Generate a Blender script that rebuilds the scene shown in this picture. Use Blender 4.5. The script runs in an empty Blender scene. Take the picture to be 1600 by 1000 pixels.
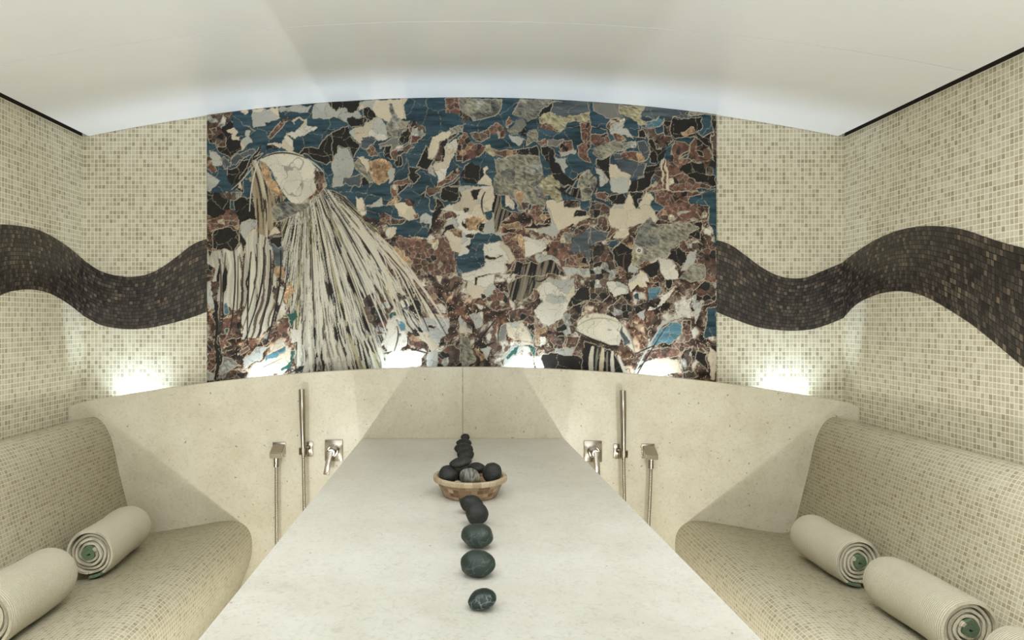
import bpy, bmesh, math, random
import numpy as np
from mathutils import Vector, Matrix, noise as mnoise

random.seed(7)
rng = np.random.default_rng(11)
scene = bpy.context.scene
col = scene.collection
PI = math.pi

# ------------------------------------------------------------------ frame of the room
F = 1040.0          # focal length in pixels of the 1600 wide frame
CX, CY = 717.0, 498.0
HC = 1.30           # camera height
YB = 2.704          # mosaic back wall
YA = 2.600          # front of the marble panel
XL, XR = -1.526, 1.563
XM = (XL + XR) / 2
HW = (XR - XL) / 2

def P(px, py, Y):
    return Vector(((px - CX) / F * Y, Y, HC - (py - CY) / F * Y))

def arc_z(x, top, sag):
    R = (HW * HW + sag * sag) / (2 * sag)
    return top - R + math.sqrt(max(R * R - (x - XM) ** 2, 0))
def ceil_z(x): return arc_z(x, 2.194, 0.158)
def lip_z(x): return arc_z(x, 1.1115, 0.1475)

# ------------------------------------------------------------------ helpers
def s2l(c):
    c = c / 255.0
    return c / 12.92 if c <= 0.04045 else ((c + 0.055) / 1.055) ** 2.4
def rgb(r, g, b, k=1.0):
    return (min(s2l(r) * k, 1), min(s2l(g) * k, 1), min(s2l(b) * k, 1), 1)

def link(o, parent=None):
    col.objects.link(o)
    if parent is not None:
        o.parent = parent
    return o

def tag(o, label=None, cat=None, group=None, kind=None):
    if label: o['label'] = label
    if cat: o['category'] = cat
    if group: o['group'] = group
    if kind: o['kind'] = kind
    return o

def empty(name, loc, label, cat, group=None):
    o = bpy.data.objects.new(name, None)
    o.empty_display_size = 0.05
    o.location = loc
    link(o)
    return tag(o, label, cat, group)

def obj(name, bm, mat, parent=None, smooth=False, auto=None):
    me = bpy.data.meshes.new(name)
    bmesh.ops.recalc_face_normals(bm, faces=bm.faces)
    bm.to_mesh(me); bm.free()
    if mat: me.materials.append(mat)
    if smooth:
        for p in me.polygons: p.use_smooth = True
    if auto is not None:
        for p in me.polygons: p.use_smooth = True
        me.set_sharp_from_angle(angle=math.radians(auto))
    o = bpy.data.objects.new(name, me)
    link(o, parent)
    if parent is not None:
        # geometry is written in world space: keep it there
        o.matrix_parent_inverse = Matrix.Translation(-Vector(world_loc(parent)))
    return o

def world_loc(o):
    v = Vector(o.location)
    p = o.parent
    if p is not None and o.type == 'EMPTY':
        v = v + Vector(world_loc(p))
    return v if o.type == 'EMPTY' else (Vector((0, 0, 0)))

def add_box(bm, x0, x1, y0, y1, z0, z1, bevel=0.0, seg=2):
    r = bmesh.ops.create_cube(bm, size=1.0)
    vs = r['verts']
    for v in vs:
        v.co = Vector(((x0 + x1) / 2 + v.co.x * (x1 - x0), (y0 + y1) / 2 + v.co.y * (y1 - y0), (z0 + z1) / 2 + v.co.z * (z1 - z0)))
    if bevel > 0:
        es = set()
        for v in vs:
            for e in v.link_edges: es.add(e)
        bmesh.ops.bevel(bm, geom=list(es), offset=bevel, segments=seg, affect='EDGES', profile=0.5)

def add_tube(bm, pts, radii, seg=16, cap=True):
    pts = [Vector(p) for p in pts]
    n = len(pts)
    if not hasattr(radii, '__len__'): radii = [radii] * n
    rings = []
    up = Vector((0.137, 0.99, 0.05)).normalized()
    prev = None
    for i in range(n):
        if i == 0: d = pts[1] - pts[0]
        elif i == n - 1: d = pts[-1] - pts[-2]
        else: d = pts[i + 1] - pts[i - 1]
        d.normalize()
        if prev is None:
            a = d.cross(up)
            if a.length < 1e-3: a = d.cross(Vector((1, 0, 0)))
            a.normalize()
        else:
            a = prev - d * prev.dot(d); a.normalize()
        prev = a
        b = d.cross(a)
        rings.append([bm.verts.new(pts[i] + (a * math.cos(2 * PI * k / seg) + b * math.sin(2 * PI * k / seg)) * radii[i]) for k in range(seg)])
    for i in range(n - 1):
        for k in range(seg):
            bm.faces.new((rings[i][k], rings[i][(k + 1) % seg], rings[i + 1][(k + 1) % seg], rings[i + 1][k]))
    if cap:
        bm.faces.new(rings[0]); bm.faces.new(rings[-1])

def add_lathe(bm, prof, c, seg=64, uvscale=None):
    uv = bm.loops.layers.uv.verify() if uvscale else None
    rings = []
    for r, z in prof:
        rings.append([bm.verts.new((c[0] + r * math.cos(2 * PI * k / seg), c[1] + r * math.sin(2 * PI * k / seg), c[2] + z)) for k in range(seg)])
    acc = 0
    for i in range(len(prof) - 1):
        d = math.hypot(prof[i + 1][0] - prof[i][0], prof[i + 1][1] - prof[i][1])
        for k in range(seg):
            f = bm.faces.new((rings[i][k], rings[i][(k + 1) % seg], rings[i + 1][(k + 1) % seg], rings[i + 1][k]))
            if uv:
                us = [(k) / seg, (k + 1) / seg, (k + 1) / seg, k / seg]
                vs = [acc, acc, acc + d, acc + d]
                for l, u, v in zip(f.loops, us, vs): l[uv].uv = (u * uvscale, v)
        acc += d
    return rings

def smooth_curve(pts, n):
    pts = sorted(pts)
    x = np.array([p[0] for p in pts], float); y = np.array([p[1] for p in pts], float)
    m = np.gradient(y, x)
    xs = np.linspace(x[0], x[-1], n)
    idx = np.clip(np.searchsorted(x, xs) - 1, 0, len(x) - 2)
    h = x[idx + 1] - x[idx]; t = (xs - x[idx]) / h
    h00 = 2 * t**3 - 3 * t**2 + 1; h10 = t**3 - 2 * t**2 + t; h01 = -2 * t**3 + 3 * t**2; h11 = t**3 - t**2
    return xs, h00 * y[idx] + h10 * h * m[idx] + h01 * y[idx + 1] + h11 * h * m[idx + 1]

# ------------------------------------------------------------------ materials
def new_mat(name):
    m = bpy.data.materials.new(name); m.use_nodes = True
    nt = m.node_tree
    return m, nt, nt.nodes['Principled BSDF']

def N(nt, t, **kw):
    n = nt.nodes.new(t)
    for k, v in kw.items(): setattr(n, k, v)
    return n

def math_n(nt, op, a, b=None, c=None):
    n = N(nt, 'ShaderNodeMath', operation=op)
    for i, v in enumerate((a, b, c)):
        if v is None: continue
        if isinstance(v, (int, float)): n.inputs[i].default_value = v
        else: nt.links.new(v, n.inputs[i])
    return n.outputs[0]

def ramp(nt, fac, stops, interp='LINEAR'):
    n = N(nt, 'ShaderNodeValToRGB')
    cr = n.color_ramp; cr.interpolation = interp
    while len(cr.elements) < len(stops): cr.elements.new(0.5)
    for e, (p, c) in zip(cr.elements, stops):
        e.position = p; e.color = c
    nt.links.new(fac, n.inputs[0])
    return n.outputs[0]

def mix(nt, fac, a, b, mode='MIX'):
    n = N(nt, 'ShaderNodeMix', data_type='RGBA', blend_type=mode)
    if isinstance(fac, (int, float)): n.inputs[0].default_value = fac
    else: nt.links.new(fac, n.inputs[0])
    for i, v in ((6, a), (7, b)):
        if isinstance(v, tuple): n.inputs[i].default_value = v
        else: nt.links.new(v, n.inputs[i])
    return n.outputs[2]

def tile_mat(name, pu, pv, stops, grout, gw=0.14, rough=0.5, bump=0.35, cluster=0.25, jitter=0.0, spec=0.35, rnd=0.0):
    m, nt, bs = new_mat(name)
    uv = N(nt, 'ShaderNodeUVMap')
    sp = N(nt, 'ShaderNodeSeparateXYZ'); nt.links.new(uv.outputs[0], sp.inputs[0])
    v = math_n(nt, 'DIVIDE', sp.outputs[1], pv)
    fv = math_n(nt, 'FLOOR', v)
    u = math_n(nt, 'DIVIDE', sp.outputs[0], pu)
    if jitter > 0:
        wn0 = N(nt, 'ShaderNodeTexWhiteNoise', noise_dimensions='1D'); nt.links.new(fv, wn0.inputs['W'])
        u = math_n(nt, 'ADD', u, math_n(nt, 'MULTIPLY', wn0.outputs[0], jitter))
    fu = math_n(nt, 'FLOOR', u)
    cb = N(nt, 'ShaderNodeCombineXYZ'); nt.links.new(fu, cb.inputs[0]); nt.links.new(fv, cb.inputs[1])
    wn = N(nt, 'ShaderNodeTexWhiteNoise', noise_dimensions='3D'); nt.links.new(cb.outputs[0], wn.inputs['Vector'])
    ns = N(nt, 'ShaderNodeTexNoise'); ns.inputs['Scale'].default_value = 0.09; ns.inputs['Detail'].default_value = 2
    nt.links.new(cb.outputs[0], ns.inputs['Vector'])
    val = math_n(nt, 'ADD', wn.outputs[0], math_n(nt, 'MULTIPLY', math_n(nt, 'SUBTRACT', ns.outputs[0], 0.5), cluster * 2))
    tcol = ramp(nt, val, stops)
    # veining inside every tile
    geo = N(nt, 'ShaderNodeTexCoord')
    vn = N(nt, 'ShaderNodeTexNoise'); vn.inputs['Scale'].default_value = 260; vn.inputs['Detail'].default_value = 3
    nt.links.new(geo.outputs['Object'], vn.inputs['Vector'])
    tcol = mix(nt, 0.35, tcol, ramp(nt, vn.outputs[0], [(0.3, (0.55, 0.55, 0.55, 1)), (0.7, (1.25, 1.25, 1.25, 1))]), 'MULTIPLY')
    def edge(x):
        f = math_n(nt, 'FRACT', x)
        return math_n(nt, 'MINIMUM', f, math_n(nt, 'SUBTRACT', 1.0, f))
    d = math_n(nt, 'MINIMUM', math_n(nt, 'MULTIPLY', edge(u), pu / pv), edge(v))
    mr = N(nt, 'ShaderNodeMapRange'); mr.inputs[1].default_value = gw * 0.32; mr.inputs[2].default_value = gw * 0.62
    nt.links.new(d, mr.inputs[0])
    c = mix(nt, mr.outputs[0], grout, tcol)
    nt.links.new(c, bs.inputs['Base Color'])
    bs.inputs['Roughness'].default_value = rough
    bs.inputs['Specular IOR Level'].default_value = spec
    bp = N(nt, 'ShaderNodeBump'); bp.inputs['Strength'].default_value = bump; bp.inputs['Distance'].default_value = 0.001
    hgt = mr.outputs[0]
    if rnd > 0:
        hgt = math_n(nt, 'ADD', hgt, math_n(nt, 'MULTIPLY', wn.outputs[0], rnd))
    nt.links.new(hgt, bp.inputs['Height'])
    nt.links.new(bp.outputs[0], bs.inputs['Normal'])
    return m

def stone_mat(name, base, light, dark, rough=0.35, speck=1.0, bump=0.05):
    m, nt, bs = new_mat(name)
    tc = N(nt, 'ShaderNodeTexCoord')
    n1 = N(nt, 'ShaderNodeTexNoise'); n1.inputs['Scale'].default_value = 5; n1.inputs['Detail'].default_value = 8; n1.inputs['Roughness'].default_value = 0.65
    nt.links.new(tc.outputs['Object'], n1.inputs['Vector'])
    c = ramp(nt, n1.outputs[0], [(0.3, dark), (0.5, base), (0.72, light)])
    # shell fragments
    mp = N(nt, 'ShaderNodeMapping'); mp.inputs['Scale'].default_value = (1, 1, 1.0)
    n2 = N(nt, 'ShaderNodeTexNoise'); n2.inputs['Scale'].default_value = 70; n2.inputs['Detail'].default_value = 4; n2.inputs['Distortion'].default_value = 1.4
    nt.links.new(tc.outputs['Object'], mp.inputs[0]); nt.links.new(mp.outputs[0], n2.inputs['Vector'])
    c = mix(nt, 0.28, c, ramp(nt, n2.outputs[0], [(0.32, (0.62, 0.60, 0.55, 1)), (0.45, (1, 1, 1, 1)), (0.62, (1.12, 1.12, 1.12, 1))]), 'MULTIPLY')
    # sparse dark pits, stretched by distortion
    nz = N(nt, 'ShaderNodeTexNoise'); nz.inputs['Scale'].default_value = 40
    nt.links.new(tc.outputs['Object'], nz.inputs['Vector'])
    ad = N(nt, 'ShaderNodeVectorMath', operation='MULTIPLY_ADD'); ad.inputs[1].default_value = (0.02, 0.02, 0.02)
    nt.links.new(nz.outputs['Color'], ad.inputs[0]); nt.links.new(tc.outputs['Object'], ad.inputs[2])
    vo = N(nt, 'ShaderNodeTexVoronoi'); vo.inputs['Scale'].default_value = 26
    nt.links.new(ad.outputs[0], vo.inputs['Vector'])
    pick = N(nt, 'ShaderNodeSeparateColor'); nt.links.new(vo.outputs['Color'], pick.inputs[0])
    lim = math_n(nt, 'MULTIPLY', math_n(nt, 'GREATER_THAN', pick.outputs[0], 0.45), 0.105 * speck)
    pit = math_n(nt, 'LESS_THAN', vo.outputs['Distance'], math_n(nt, 'MULTIPLY', lim, pick.outputs[1]))
    c = mix(nt, math_n(nt, 'MULTIPLY', pit, 0.6), c, rgb(105, 92, 66))
    n3 = N(nt, 'ShaderNodeTexNoise'); n3.inputs['Scale'].default_value = 120; n3.inputs['Detail'].default_value = 2; n3.inputs['Distortion'].default_value = 2.5
    mp3 = N(nt, 'ShaderNodeMapping'); mp3.inputs['Scale'].default_value = (0.6, 1, 1); mp3.inputs['Rotation'].default_value = (0.3, 0.5, 0.4)
    nt.links.new(tc.outputs['Object'], mp3.inputs[0]); nt.links.new(mp3.outputs[0], n3.inputs['Vector'])
    c = mix(nt, 0.8 * min(speck, 1), c, ramp(nt, n3.outputs[0], [(0.26, (0.45, 0.40, 0.30, 1)), (0.33, (1, 1, 1, 1)), (0.70, (1, 1, 1, 1)), (0.76, (1.14, 1.14, 1.12, 1))]), 'MULTIPLY')
    nt.links.new(c, bs.inputs['Base Color'])
    bs.inputs['Roughness'].default_value = rough
    bs.inputs['Specular IOR Level'].default_value = 0.4
    return m

def plain_mat(name, color, rough=0.5, metal=0.0, noise_scale=None, noise_amt=0.15, bump=0.0, spec=0.5):
    m, nt, bs = new_mat(name)
    bs.inputs['Roughness'].default_value = rough
    bs.inputs['Metallic'].default_value = metal
    bs.inputs['Specular IOR Level'].default_value = spec
    tc = N(nt, 'ShaderNodeTexCoord')
    n1 = N(nt, 'ShaderNodeTexNoise'); n1.inputs['Scale'].default_value = noise_scale or 8; n1.inputs['Detail'].default_value = 5
    nt.links.new(tc.outputs['Object'], n1.inputs['Vector'])
    lo = tuple(c * (1 - noise_amt) for c in color[:3]) + (1,)
    hi = tuple(min(c * (1 + noise_amt), 1) for c in color[:3]) + (1,)
    nt.links.new(ramp(nt, n1.outputs[0], [(0.3, lo), (0.7, hi)]), bs.inputs['Base Color'])
    if bump > 0:
        bp = N(nt, 'ShaderNodeBump'); bp.inputs['Strength'].default_value = bump; bp.inputs['Distance'].default_value = 0.002
        nt.links.new(n1.outputs[0], bp.inputs['Height']); nt.links.new(bp.outputs[0], bs.inputs['Normal'])
    return m

WALL_STOPS = [(0.0, rgb(158, 150, 125)), (0.15, rgb(171, 163, 138)), (0.4, rgb(184, 177, 153)), (0.7, rgb(193, 187, 164)), (1.0, rgb(203, 198, 176))]
M_wall = tile_mat('beige_wall_mosaic', 0.0151, 0.0174, WALL_STOPS, rgb(224, 219, 198), gw=0.17, rough=0.45, bump=0.25, cluster=0.13)
BENCH_STOPS = [(0.0, rgb(172, 161, 131)), (0.12, rgb(184, 175, 146)), (0.3, rgb(196, 188, 161)), (0.65, rgb(203, 196, 170)), (1.0, rgb(211, 205, 182))]
M_bench = tile_mat('beige_bench_mosaic', 0.0135, 0.0125, BENCH_STOPS, rgb(233, 228, 208), gw=0.2, rough=0.42, bump=0.4, cluster=0.12, jitter=0.0, rnd=0.3)
BAND_STOPS = [(0.0, rgb(40, 35, 31)), (0.35, rgb(56, 50, 44)), (0.7, rgb(72, 64, 56)), (0.88, rgb(86, 77, 67)), (1.0, rgb(116, 101, 84))]
M_band = tile_mat('dark_brown_mosaic', 0.0150, 0.0150, BAND_STOPS, rgb(20, 17, 14), gw=0.17, rough=0.3, bump=0.5, cluster=0.10, jitter=1.0, spec=0.5, rnd=0.5)
BOWL_STOPS = [(0.0, rgb(112, 88, 64)), (0.3, rgb(138, 113, 84)), (0.65, rgb(158, 134, 104)), (1.0, rgb(184, 164, 134))]
M_bowl = tile_mat('travertine_bowl_mosaic', 0.0165, 0.0115, BOWL_STOPS, rgb(150, 124, 92), gw=0.08, rough=0.55, bump=0.5, cluster=0.15, jitter=1.0, rnd=0.4)
RIM_STOPS = [(0.0, rgb(152, 133, 105)), (0.5, rgb(172, 156, 127)), (1.0, rgb(188, 174, 147))]
M_rim = tile_mat('travertine_rim_mosaic', 0.022, 0.03, RIM_STOPS, rgb(166, 142, 108), gw=0.03, rough=0.5, bump=0.3, cluster=0.1, rnd=0.2)
M_marble = stone_mat('beige_limestone', rgb(198, 192, 171), rgb(207, 202, 184), rgb(186, 179, 156), rough=0.32)
M_table = stone_mat('pale_limestone_top', rgb(198, 196, 187), rgb(206, 205, 197), rgb(188, 186, 174), rough=0.3, speck=0.75)
M_ceiling = plain_mat('polished_white_plaster', rgb(233, 235, 237), rough=0.27, noise_scale=2.2, noise_amt=0.03, spec=0.5)
M_dark = plain_mat('recess_shade_dark', rgb(40, 34, 26), rough=0.9)  # dark colour stands in for the shade inside the ceiling-edge gap
M_floor = tile_mat('beige_floor_mosaic', 0.03, 0.03, WALL_STOPS, rgb(200, 194, 170), gw=0.1, rough=0.5)
M_nickel = plain_mat('satin_nickel', rgb(168, 161, 148), rough=0.18, metal=1.0, noise_scale=30, noise_amt=0.05)

def hose_mat():
    m, nt, bs = new_mat('ribbed_metal_hose')
    bs.inputs['Metallic'].default_value = 0.9; bs.inputs['Roughness'].default_value = 0.35
    tc = N(nt, 'ShaderNodeTexCoord')
    w = N(nt, 'ShaderNodeTexWave', wave_type='BANDS', bands_direction='Z'); w.inputs['Scale'].default_value = 55
    nt.links.new(tc.outputs['Object'], w.inputs['Vector'])
    nt.links.new(ramp(nt, w.outputs[1], [(0.2, rgb(120, 114, 98)), (0.8, rgb(202, 196, 178))]), bs.inputs['Base Color'])
    bp = N(nt, 'ShaderNodeBump'); bp.inputs['Strength'].default_value = 0.6; bp.inputs['Distance'].default_value = 0.001
    nt.links.new(w.outputs[1], bp.inputs['Height']); nt.links.new(bp.outputs[0], bs.inputs['Normal'])
    return m
M_hose = hose_mat()

def cloth_mat(name, c):
    m, nt, bs = new_mat(name)
    tc = N(nt, 'ShaderNodeTexCoord')
    w = N(nt, 'ShaderNodeTexWave', wave_type='BANDS', bands_direction='Y'); w.inputs['Scale'].default_value = 62; w.inputs['Distortion'].default_value = 0.8
    nt.links.new(tc.outputs['Object'], w.inputs['Vector'])
    n1 = N(nt, 'ShaderNodeTexNoise'); n1.inputs['Scale'].default_value = 400; n1.inputs['Detail'].default_value = 3
    nt.links.new(tc.outputs['Object'], n1.inputs['Vector'])
    cc = ramp(nt, w.outputs[1], [(0.0, tuple(x * 0.66 for x in c[:3]) + (1,)), (0.6, c)])
    cc = mix(nt, 0.3, cc, ramp(nt, n1.outputs[0], [(0.3, (0.72, 0.72, 0.72, 1)), (0.7, (1.12, 1.12, 1.12, 1))]), 'MULTIPLY')
    nt.links.new(cc, bs.inputs['Base Color'])
    bs.inputs['Roughness'].default_value = 0.95; bs.inputs['Specular IOR Level'].default_value = 0.1
    bs.inputs['Sheen Weight'].default_value = 0.15
    h = math_n(nt, 'ADD', math_n(nt, 'MULTIPLY', w.outputs[1], 0.6), n1.outputs[0])
    bp = N(nt, 'ShaderNodeBump'); bp.inputs['Strength'].default_value = 1.0; bp.inputs['Distance'].default_value = 0.0025
    nt.links.new(h, bp.inputs['Height']); nt.links.new(bp.outputs[0], bs.inputs['Normal'])
    return m
M_towel = cloth_mat('cream_ribbed_towel', rgb(218, 212, 189))
M_hem = cloth_mat('green_towel_hem', rgb(108, 130, 100))

def pebble_mat(name, base, vein, amount, rough=0.45):
    m, nt, bs = new_mat(name)
    tc = N(nt, 'ShaderNodeTexCoord')
    n0 = N(nt, 'ShaderNodeTexNoise'); n0.inputs['Scale'].default_value = 28; n0.inputs['Detail'].default_value = 6
    nt.links.new(tc.outputs['Object'], n0.inputs['Vector'])
    c = ramp(nt, n0.outputs[0], [(0.3, tuple(x * 0.8 for x in base[:3]) + (1,)), (0.7, tuple(x * 1.25 for x in base[:3]) + (1,))])
    v = N(nt, 'ShaderNodeTexNoise'); v.inputs['Scale'].default_value = 34; v.inputs['Detail'].default_value = 7; v.inputs['Distortion'].default_value = 1.2
    nt.links.new(tc.outputs['Object'], v.inputs['Vector'])
    d = math_n(nt, 'ABSOLUTE', math_n(nt, 'SUBTRACT', v.outputs[0], 0.5))
    mr = N(nt, 'ShaderNodeMapRange'); mr.inputs[1].default_value = 0.0; mr.inputs[2].default_value = 0.03
    mr.inputs[3].default_value = amount; mr.inputs[4].default_value = 0.0
    nt.links.new(d, mr.inputs[0])
    msk = N(nt, 'ShaderNodeTexNoise'); msk.inputs['Scale'].default_value = 16
    nt.links.new(tc.outputs['Object'], msk.inputs['Vector'])
    gate = N(nt, 'ShaderNodeMapRange'); gate.inputs[1].default_value = 0.48; gate.inputs[2].default_value = 0.6
    nt.links.new(msk.outputs[0], gate.inputs[0])
    c = mix(nt, math_n(nt, 'MULTIPLY', mr.outputs[0], gate.outputs[0]), c, vein)
    nt.links.new(c, bs.inputs['Base Color'])
    bs.inputs['Roughness'].default_value = rough; bs.inputs['Specular IOR Level'].default_value = 0.35
    fn = N(nt, 'ShaderNodeTexNoise'); fn.inputs['Scale'].default_value = 600
    nt.links.new(tc.outputs['Object'], fn.inputs['Vector'])
    bp = N(nt, 'ShaderNodeBump'); bp.inputs['Strength'].default_value = 0.15; bp.inputs['Distance'].default_value = 0.001
    nt.links.new(fn.outputs[0], bp.inputs['Height']); nt.links.new(bp.outputs[0], bs.inputs['Normal'])
    return m
M_black = pebble_mat('black_basalt', rgb(36, 36, 35), rgb(84, 84, 80), 0.25, 0.6)
M_green = pebble_mat('green_black_basalt', rgb(38, 50, 45), rgb(120, 130, 120), 0.28, 0.45)
M_gloss = pebble_mat('glossy_green_stone', rgb(28, 42, 38), rgb(150, 160, 152), 0.45, 0.25)
def striated():
    m, nt, bs = new_mat('striated_grey_stone')
    tc = N(nt, 'ShaderNodeTexCoord')
    w = N(nt, 'ShaderNodeTexNoise'); w.inputs['Scale'].default_value = 60; w.inputs['Detail'].default_value = 6; w.inputs['Distortion'].default_value = 1.5
    mpn = N(nt, 'ShaderNodeMapping'); mpn.inputs['Scale'].default_value = (1.0, 0.5, 0.35)
    nt.links.new(tc.outputs['Object'], mpn.inputs[0]); nt.links.new(mpn.outputs[0], w.inputs['Vector'])
    nt.links.new(ramp(nt, w.outputs[0], [(0.36, rgb(58, 58, 54)), (0.46, rgb(96, 95, 88)), (0.56, rgb(128, 126, 115)), (0.68, rgb(150, 147, 132))]), bs.inputs['Base Color'])
    bs.inputs['Roughness'].default_value = 0.6
    return m
M_stri = striated()
M_pale = pebble_mat('pale_grey_pebble', rgb(150, 144, 128), rgb(190, 186, 170), 0.3, 0.6)

# ------------------------------------------------------------------ the setting
def uv_box(name, x0, x1, y0, y1, z0, z1, mat, parent=None):
    bm = bmesh.new(); add_box(bm, x0, x1, y0, y1, z0, z1)
    uv = bm.loops.layers.uv.verify()
    bm.normal_update()
    for f in bm.faces:
        n = f.normal
        for l in f.loops:
            c = l.vert.co
            if abs(n.y) > 0.5: l[uv].uv = (c.x - XL, c.z)
            elif abs(n.x) > 0.5: l[uv].uv = (YB - c.y, c.z)
            else: l[uv].uv = (c.x, c.y)
    o = obj(name, bm, mat, parent)
    return o

YF = -0.9
WT = 2.36
w_back = tag(uv_box('wall_back', XL - 0.08, XR + 0.08, YB, YB + 0.08, 0, WT, M_wall), 'beige mosaic back wall behind the stone picture panel', 'wall', kind='structure')
w_left = tag(uv_box('wall_left', XL - 0.08, XL, YF, YB, 0, ceil_z(XL) + 0.002, M_wall), 'beige mosaic wall on the left with a dark wave', 'wall', kind='structure')
w_right = tag(uv_box('wall_right', XR, XR + 0.08, YF, YB, 0, ceil_z(XR) + 0.002, M_wall), 'beige mosaic wall on the right with a dark wave', 'wall', kind='structure')
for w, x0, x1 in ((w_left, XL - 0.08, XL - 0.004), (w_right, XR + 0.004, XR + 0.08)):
    uv_box('shadow_gap', x0, x1, YF, YB, ceil_z(XL) + 0.002, WT, M_dark, w)  # wall top coloured dark, painting in the shade above the ceiling edge
fl = tag(uv_box('floor', XL - 0.08, XR + 0.08, YF, YB + 0.08, -0.06, 0, M_floor), 'beige mosaic floor between bench and slab', 'floor', kind='structure')

# ceiling: a shallow vault of two polished panels with a fine joint, under a flat slab
def vault(bm, y0, y1, x0, x1, th, n=64):
    a = []
    for i in range(n + 1):
        x = x0 + (x1 - x0) * i / n
        z = ceil_z(x)
        a.append([bm.verts.new((x, y0, z)), bm.verts.new((x, y1, z)), bm.verts.new((x, y1, z + th)), bm.verts.new((x, y0, z + th))])
    for i in range(n):
        for k in range(4):
            bm.faces.new((a[i][k], a[i + 1][k], a[i + 1][(k + 1) % 4], a[i][(k + 1) % 4]))
    bm.faces.new(a[0]); bm.faces.new(a[-1])
GAP = 0.024
bm = bmesh.new()
vault(bm, YF, 1.9980, XL + GAP, XR - GAP, 0.02)
vault(bm, 2.0020, YB - 0.003, XL + GAP, XR - GAP, 0.02)
ceil = tag(obj('ceiling', bm, M_ceiling, auto=30), 'white polished vaulted ceiling with a fine curved joint', 'ceiling', kind='structure')
bm = bmesh.new(); add_box(bm, XL - 0.08, XR + 0.08, YF, YB + 0.08, WT, WT + 0.08)
obj('roof_slab', bm, M_dark, ceil)

# ------------------------------------------------------------------ dark wave bands
def band(name, top, bot, place, parent, n=140):
    """top, bot: lists of (s, z); place(s, z, d) -> world point d proud of the wall"""
    s, zt = smooth_curve(top, n); _, zb = smooth_curve(bot, n)
    bm = bmesh.new(); uv = bm.loops.layers.uv.verify()
    rows = []; arc = 0; arcs = []
    for i in range(n):
        if i: arc += math.hypot(s[i] - s[i - 1], (zt[i] + zb[i]) / 2 - (zt[i - 1] + zb[i - 1]) / 2)
        arcs.append(arc)
        sl = 0 if n < 2 else np.gradient((zt + zb) / 2, s)[i]
        th = (zt[i] - zb[i]) * math.cos(math.atan(sl))
        rows.append((bm.verts.new(place(s[i], zt[i], 0.003)), bm.verts.new(place(s[i], zb[i], 0.003)),
                     bm.verts.new(place(s[i], zt[i], 0.0002)), bm.verts.new(place(s[i], zb[i], 0.0002)), th))
    for i in range(n - 1):
        a, b = rows[i], rows[i + 1]
        for (p, q) in ((0, 1), (2, 0), (1, 3)):
            f = bm.faces.new((a[p], b[p], b[q], a[q]))
            if (p, q) == (0, 1):
                nrow = 15
                vv = [0.0150 * nrow, 0.0150 * nrow, 0, 0]
                uu = [arcs[i], arcs[i + 1], arcs[i + 1], arcs[i]]
                for l in f.loops:
                    if l.vert is a[0]: l[uv].uv = (arcs[i], nrow * 0.015)
                    elif l.vert is b[0]: l[uv].uv = (arcs[i + 1], nrow * 0.015)
                    elif l.vert is b[1]: l[uv].uv = (arcs[i + 1], 0)
                    else: l[uv].uv = (arcs[i], 0)
    bm.faces.new([rows[0][0], rows[0][2], rows[0][3], rows[0][1]]); bm.faces.new([rows[-1][0], rows[-1][1], rows[-1][3], rows[-1][2]])
    o = obj(name, bm, M_band, parent)
    o['label'] = 'dark brown mosaic wave band'
    return o

def crop_pts(pts, ox, oy, sc): return [(ox + x / sc, oy + y / sc) for x, y in pts]
def back_sz(pts): return [(v.x, v.z) for v in (P(x, y, YB) for x, y in pts)]
def side_sz(pts, X):
    out = []
    for x, y in pts:
        Y = X * F / (x - CX)
        out.append((Y, HC - (y - CY) / F * Y))
    return out
S = 1.923
lb_t = crop_pts([(245, 531), (300, 563), (350, 578), (395, 582), (450, 572), (500, 545), (540, 515), (580, 485), (622, 469), (650, 466)], 0, 130, S)
lb_b = crop_pts([(245, 698), (300, 725), (350, 736), (400, 739), (450, 735), (500, 725), (550, 712), (622, 687), (650, 676)], 0, 130, S)
ls_t = crop_pts([(246, 531), (200, 490), (150, 458), (100, 437), (50, 428), (0, 425)], 0, 130, S)
ls_b = crop_pts([(246, 698), (200, 660), (150, 632), (100, 620), (50, 622), (0, 637)], 0, 130, S)
rb_t = crop_pts([(10, 466), (38, 472), (80, 487), (120, 515), (170, 552), (220, 578), (265, 587), (310, 583), (350, 567), (417, 538)], 1100, 130, 1.924)
rb_b = crop_pts([(10, 676), (38, 688), (100, 713), (160, 733), (220, 742), (270, 744), (330, 738), (380, 722), (417, 705)], 1100, 130, 1.924)
rs_t = crop_pts([(419, 538), (470, 500), (530, 465), (590, 442), (650, 431), (710, 430), (780, 440), (850, 463), (910, 482), (962, 495)], 1100, 130, 1.924)
rs_b = crop_pts([(419, 705), (450, 672), (500, 643), (550, 628), (600, 625), (650, 635), (700, 658), (750, 688), (800, 720), (870, 775), (962, 852)], 1100, 130, 1.924)
bkp = lambda s, z, d: (s, YB - d, z)
def clip_first(lst, v): lst = sorted(lst); lst[0] = (v, lst[0][1]); return lst
def clip_last(lst, v): lst = sorted(lst); lst[-1] = (v, lst[-1][1]); return lst
band('wave_band', clip_first(back_sz(lb_t), XL), clip_first(back_sz(lb_b), XL), bkp, w_back)
band('wave_band', clip_last(back_sz(rb_t), XR), clip_last(back_sz(rb_b), XR), bkp, w_back)
lt = side_sz(ls_t, XL) + [(1.9, 1.40), (1.5, 1.22), (1.0, 1.20), (0.2, 1.42), (YF, 1.2)]
lo = side_sz(ls_b, XL) + [(1.9, 1.03), (1.5, 0.97), (1.0, 0.98), (0.2, 1.18), (YF, 0.95)]
rt = side_sz(rs_t, XR) + [(1.5, 1.38), (1.0, 1.22), (0.2, 1.42), (YF, 1.2)]
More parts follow.
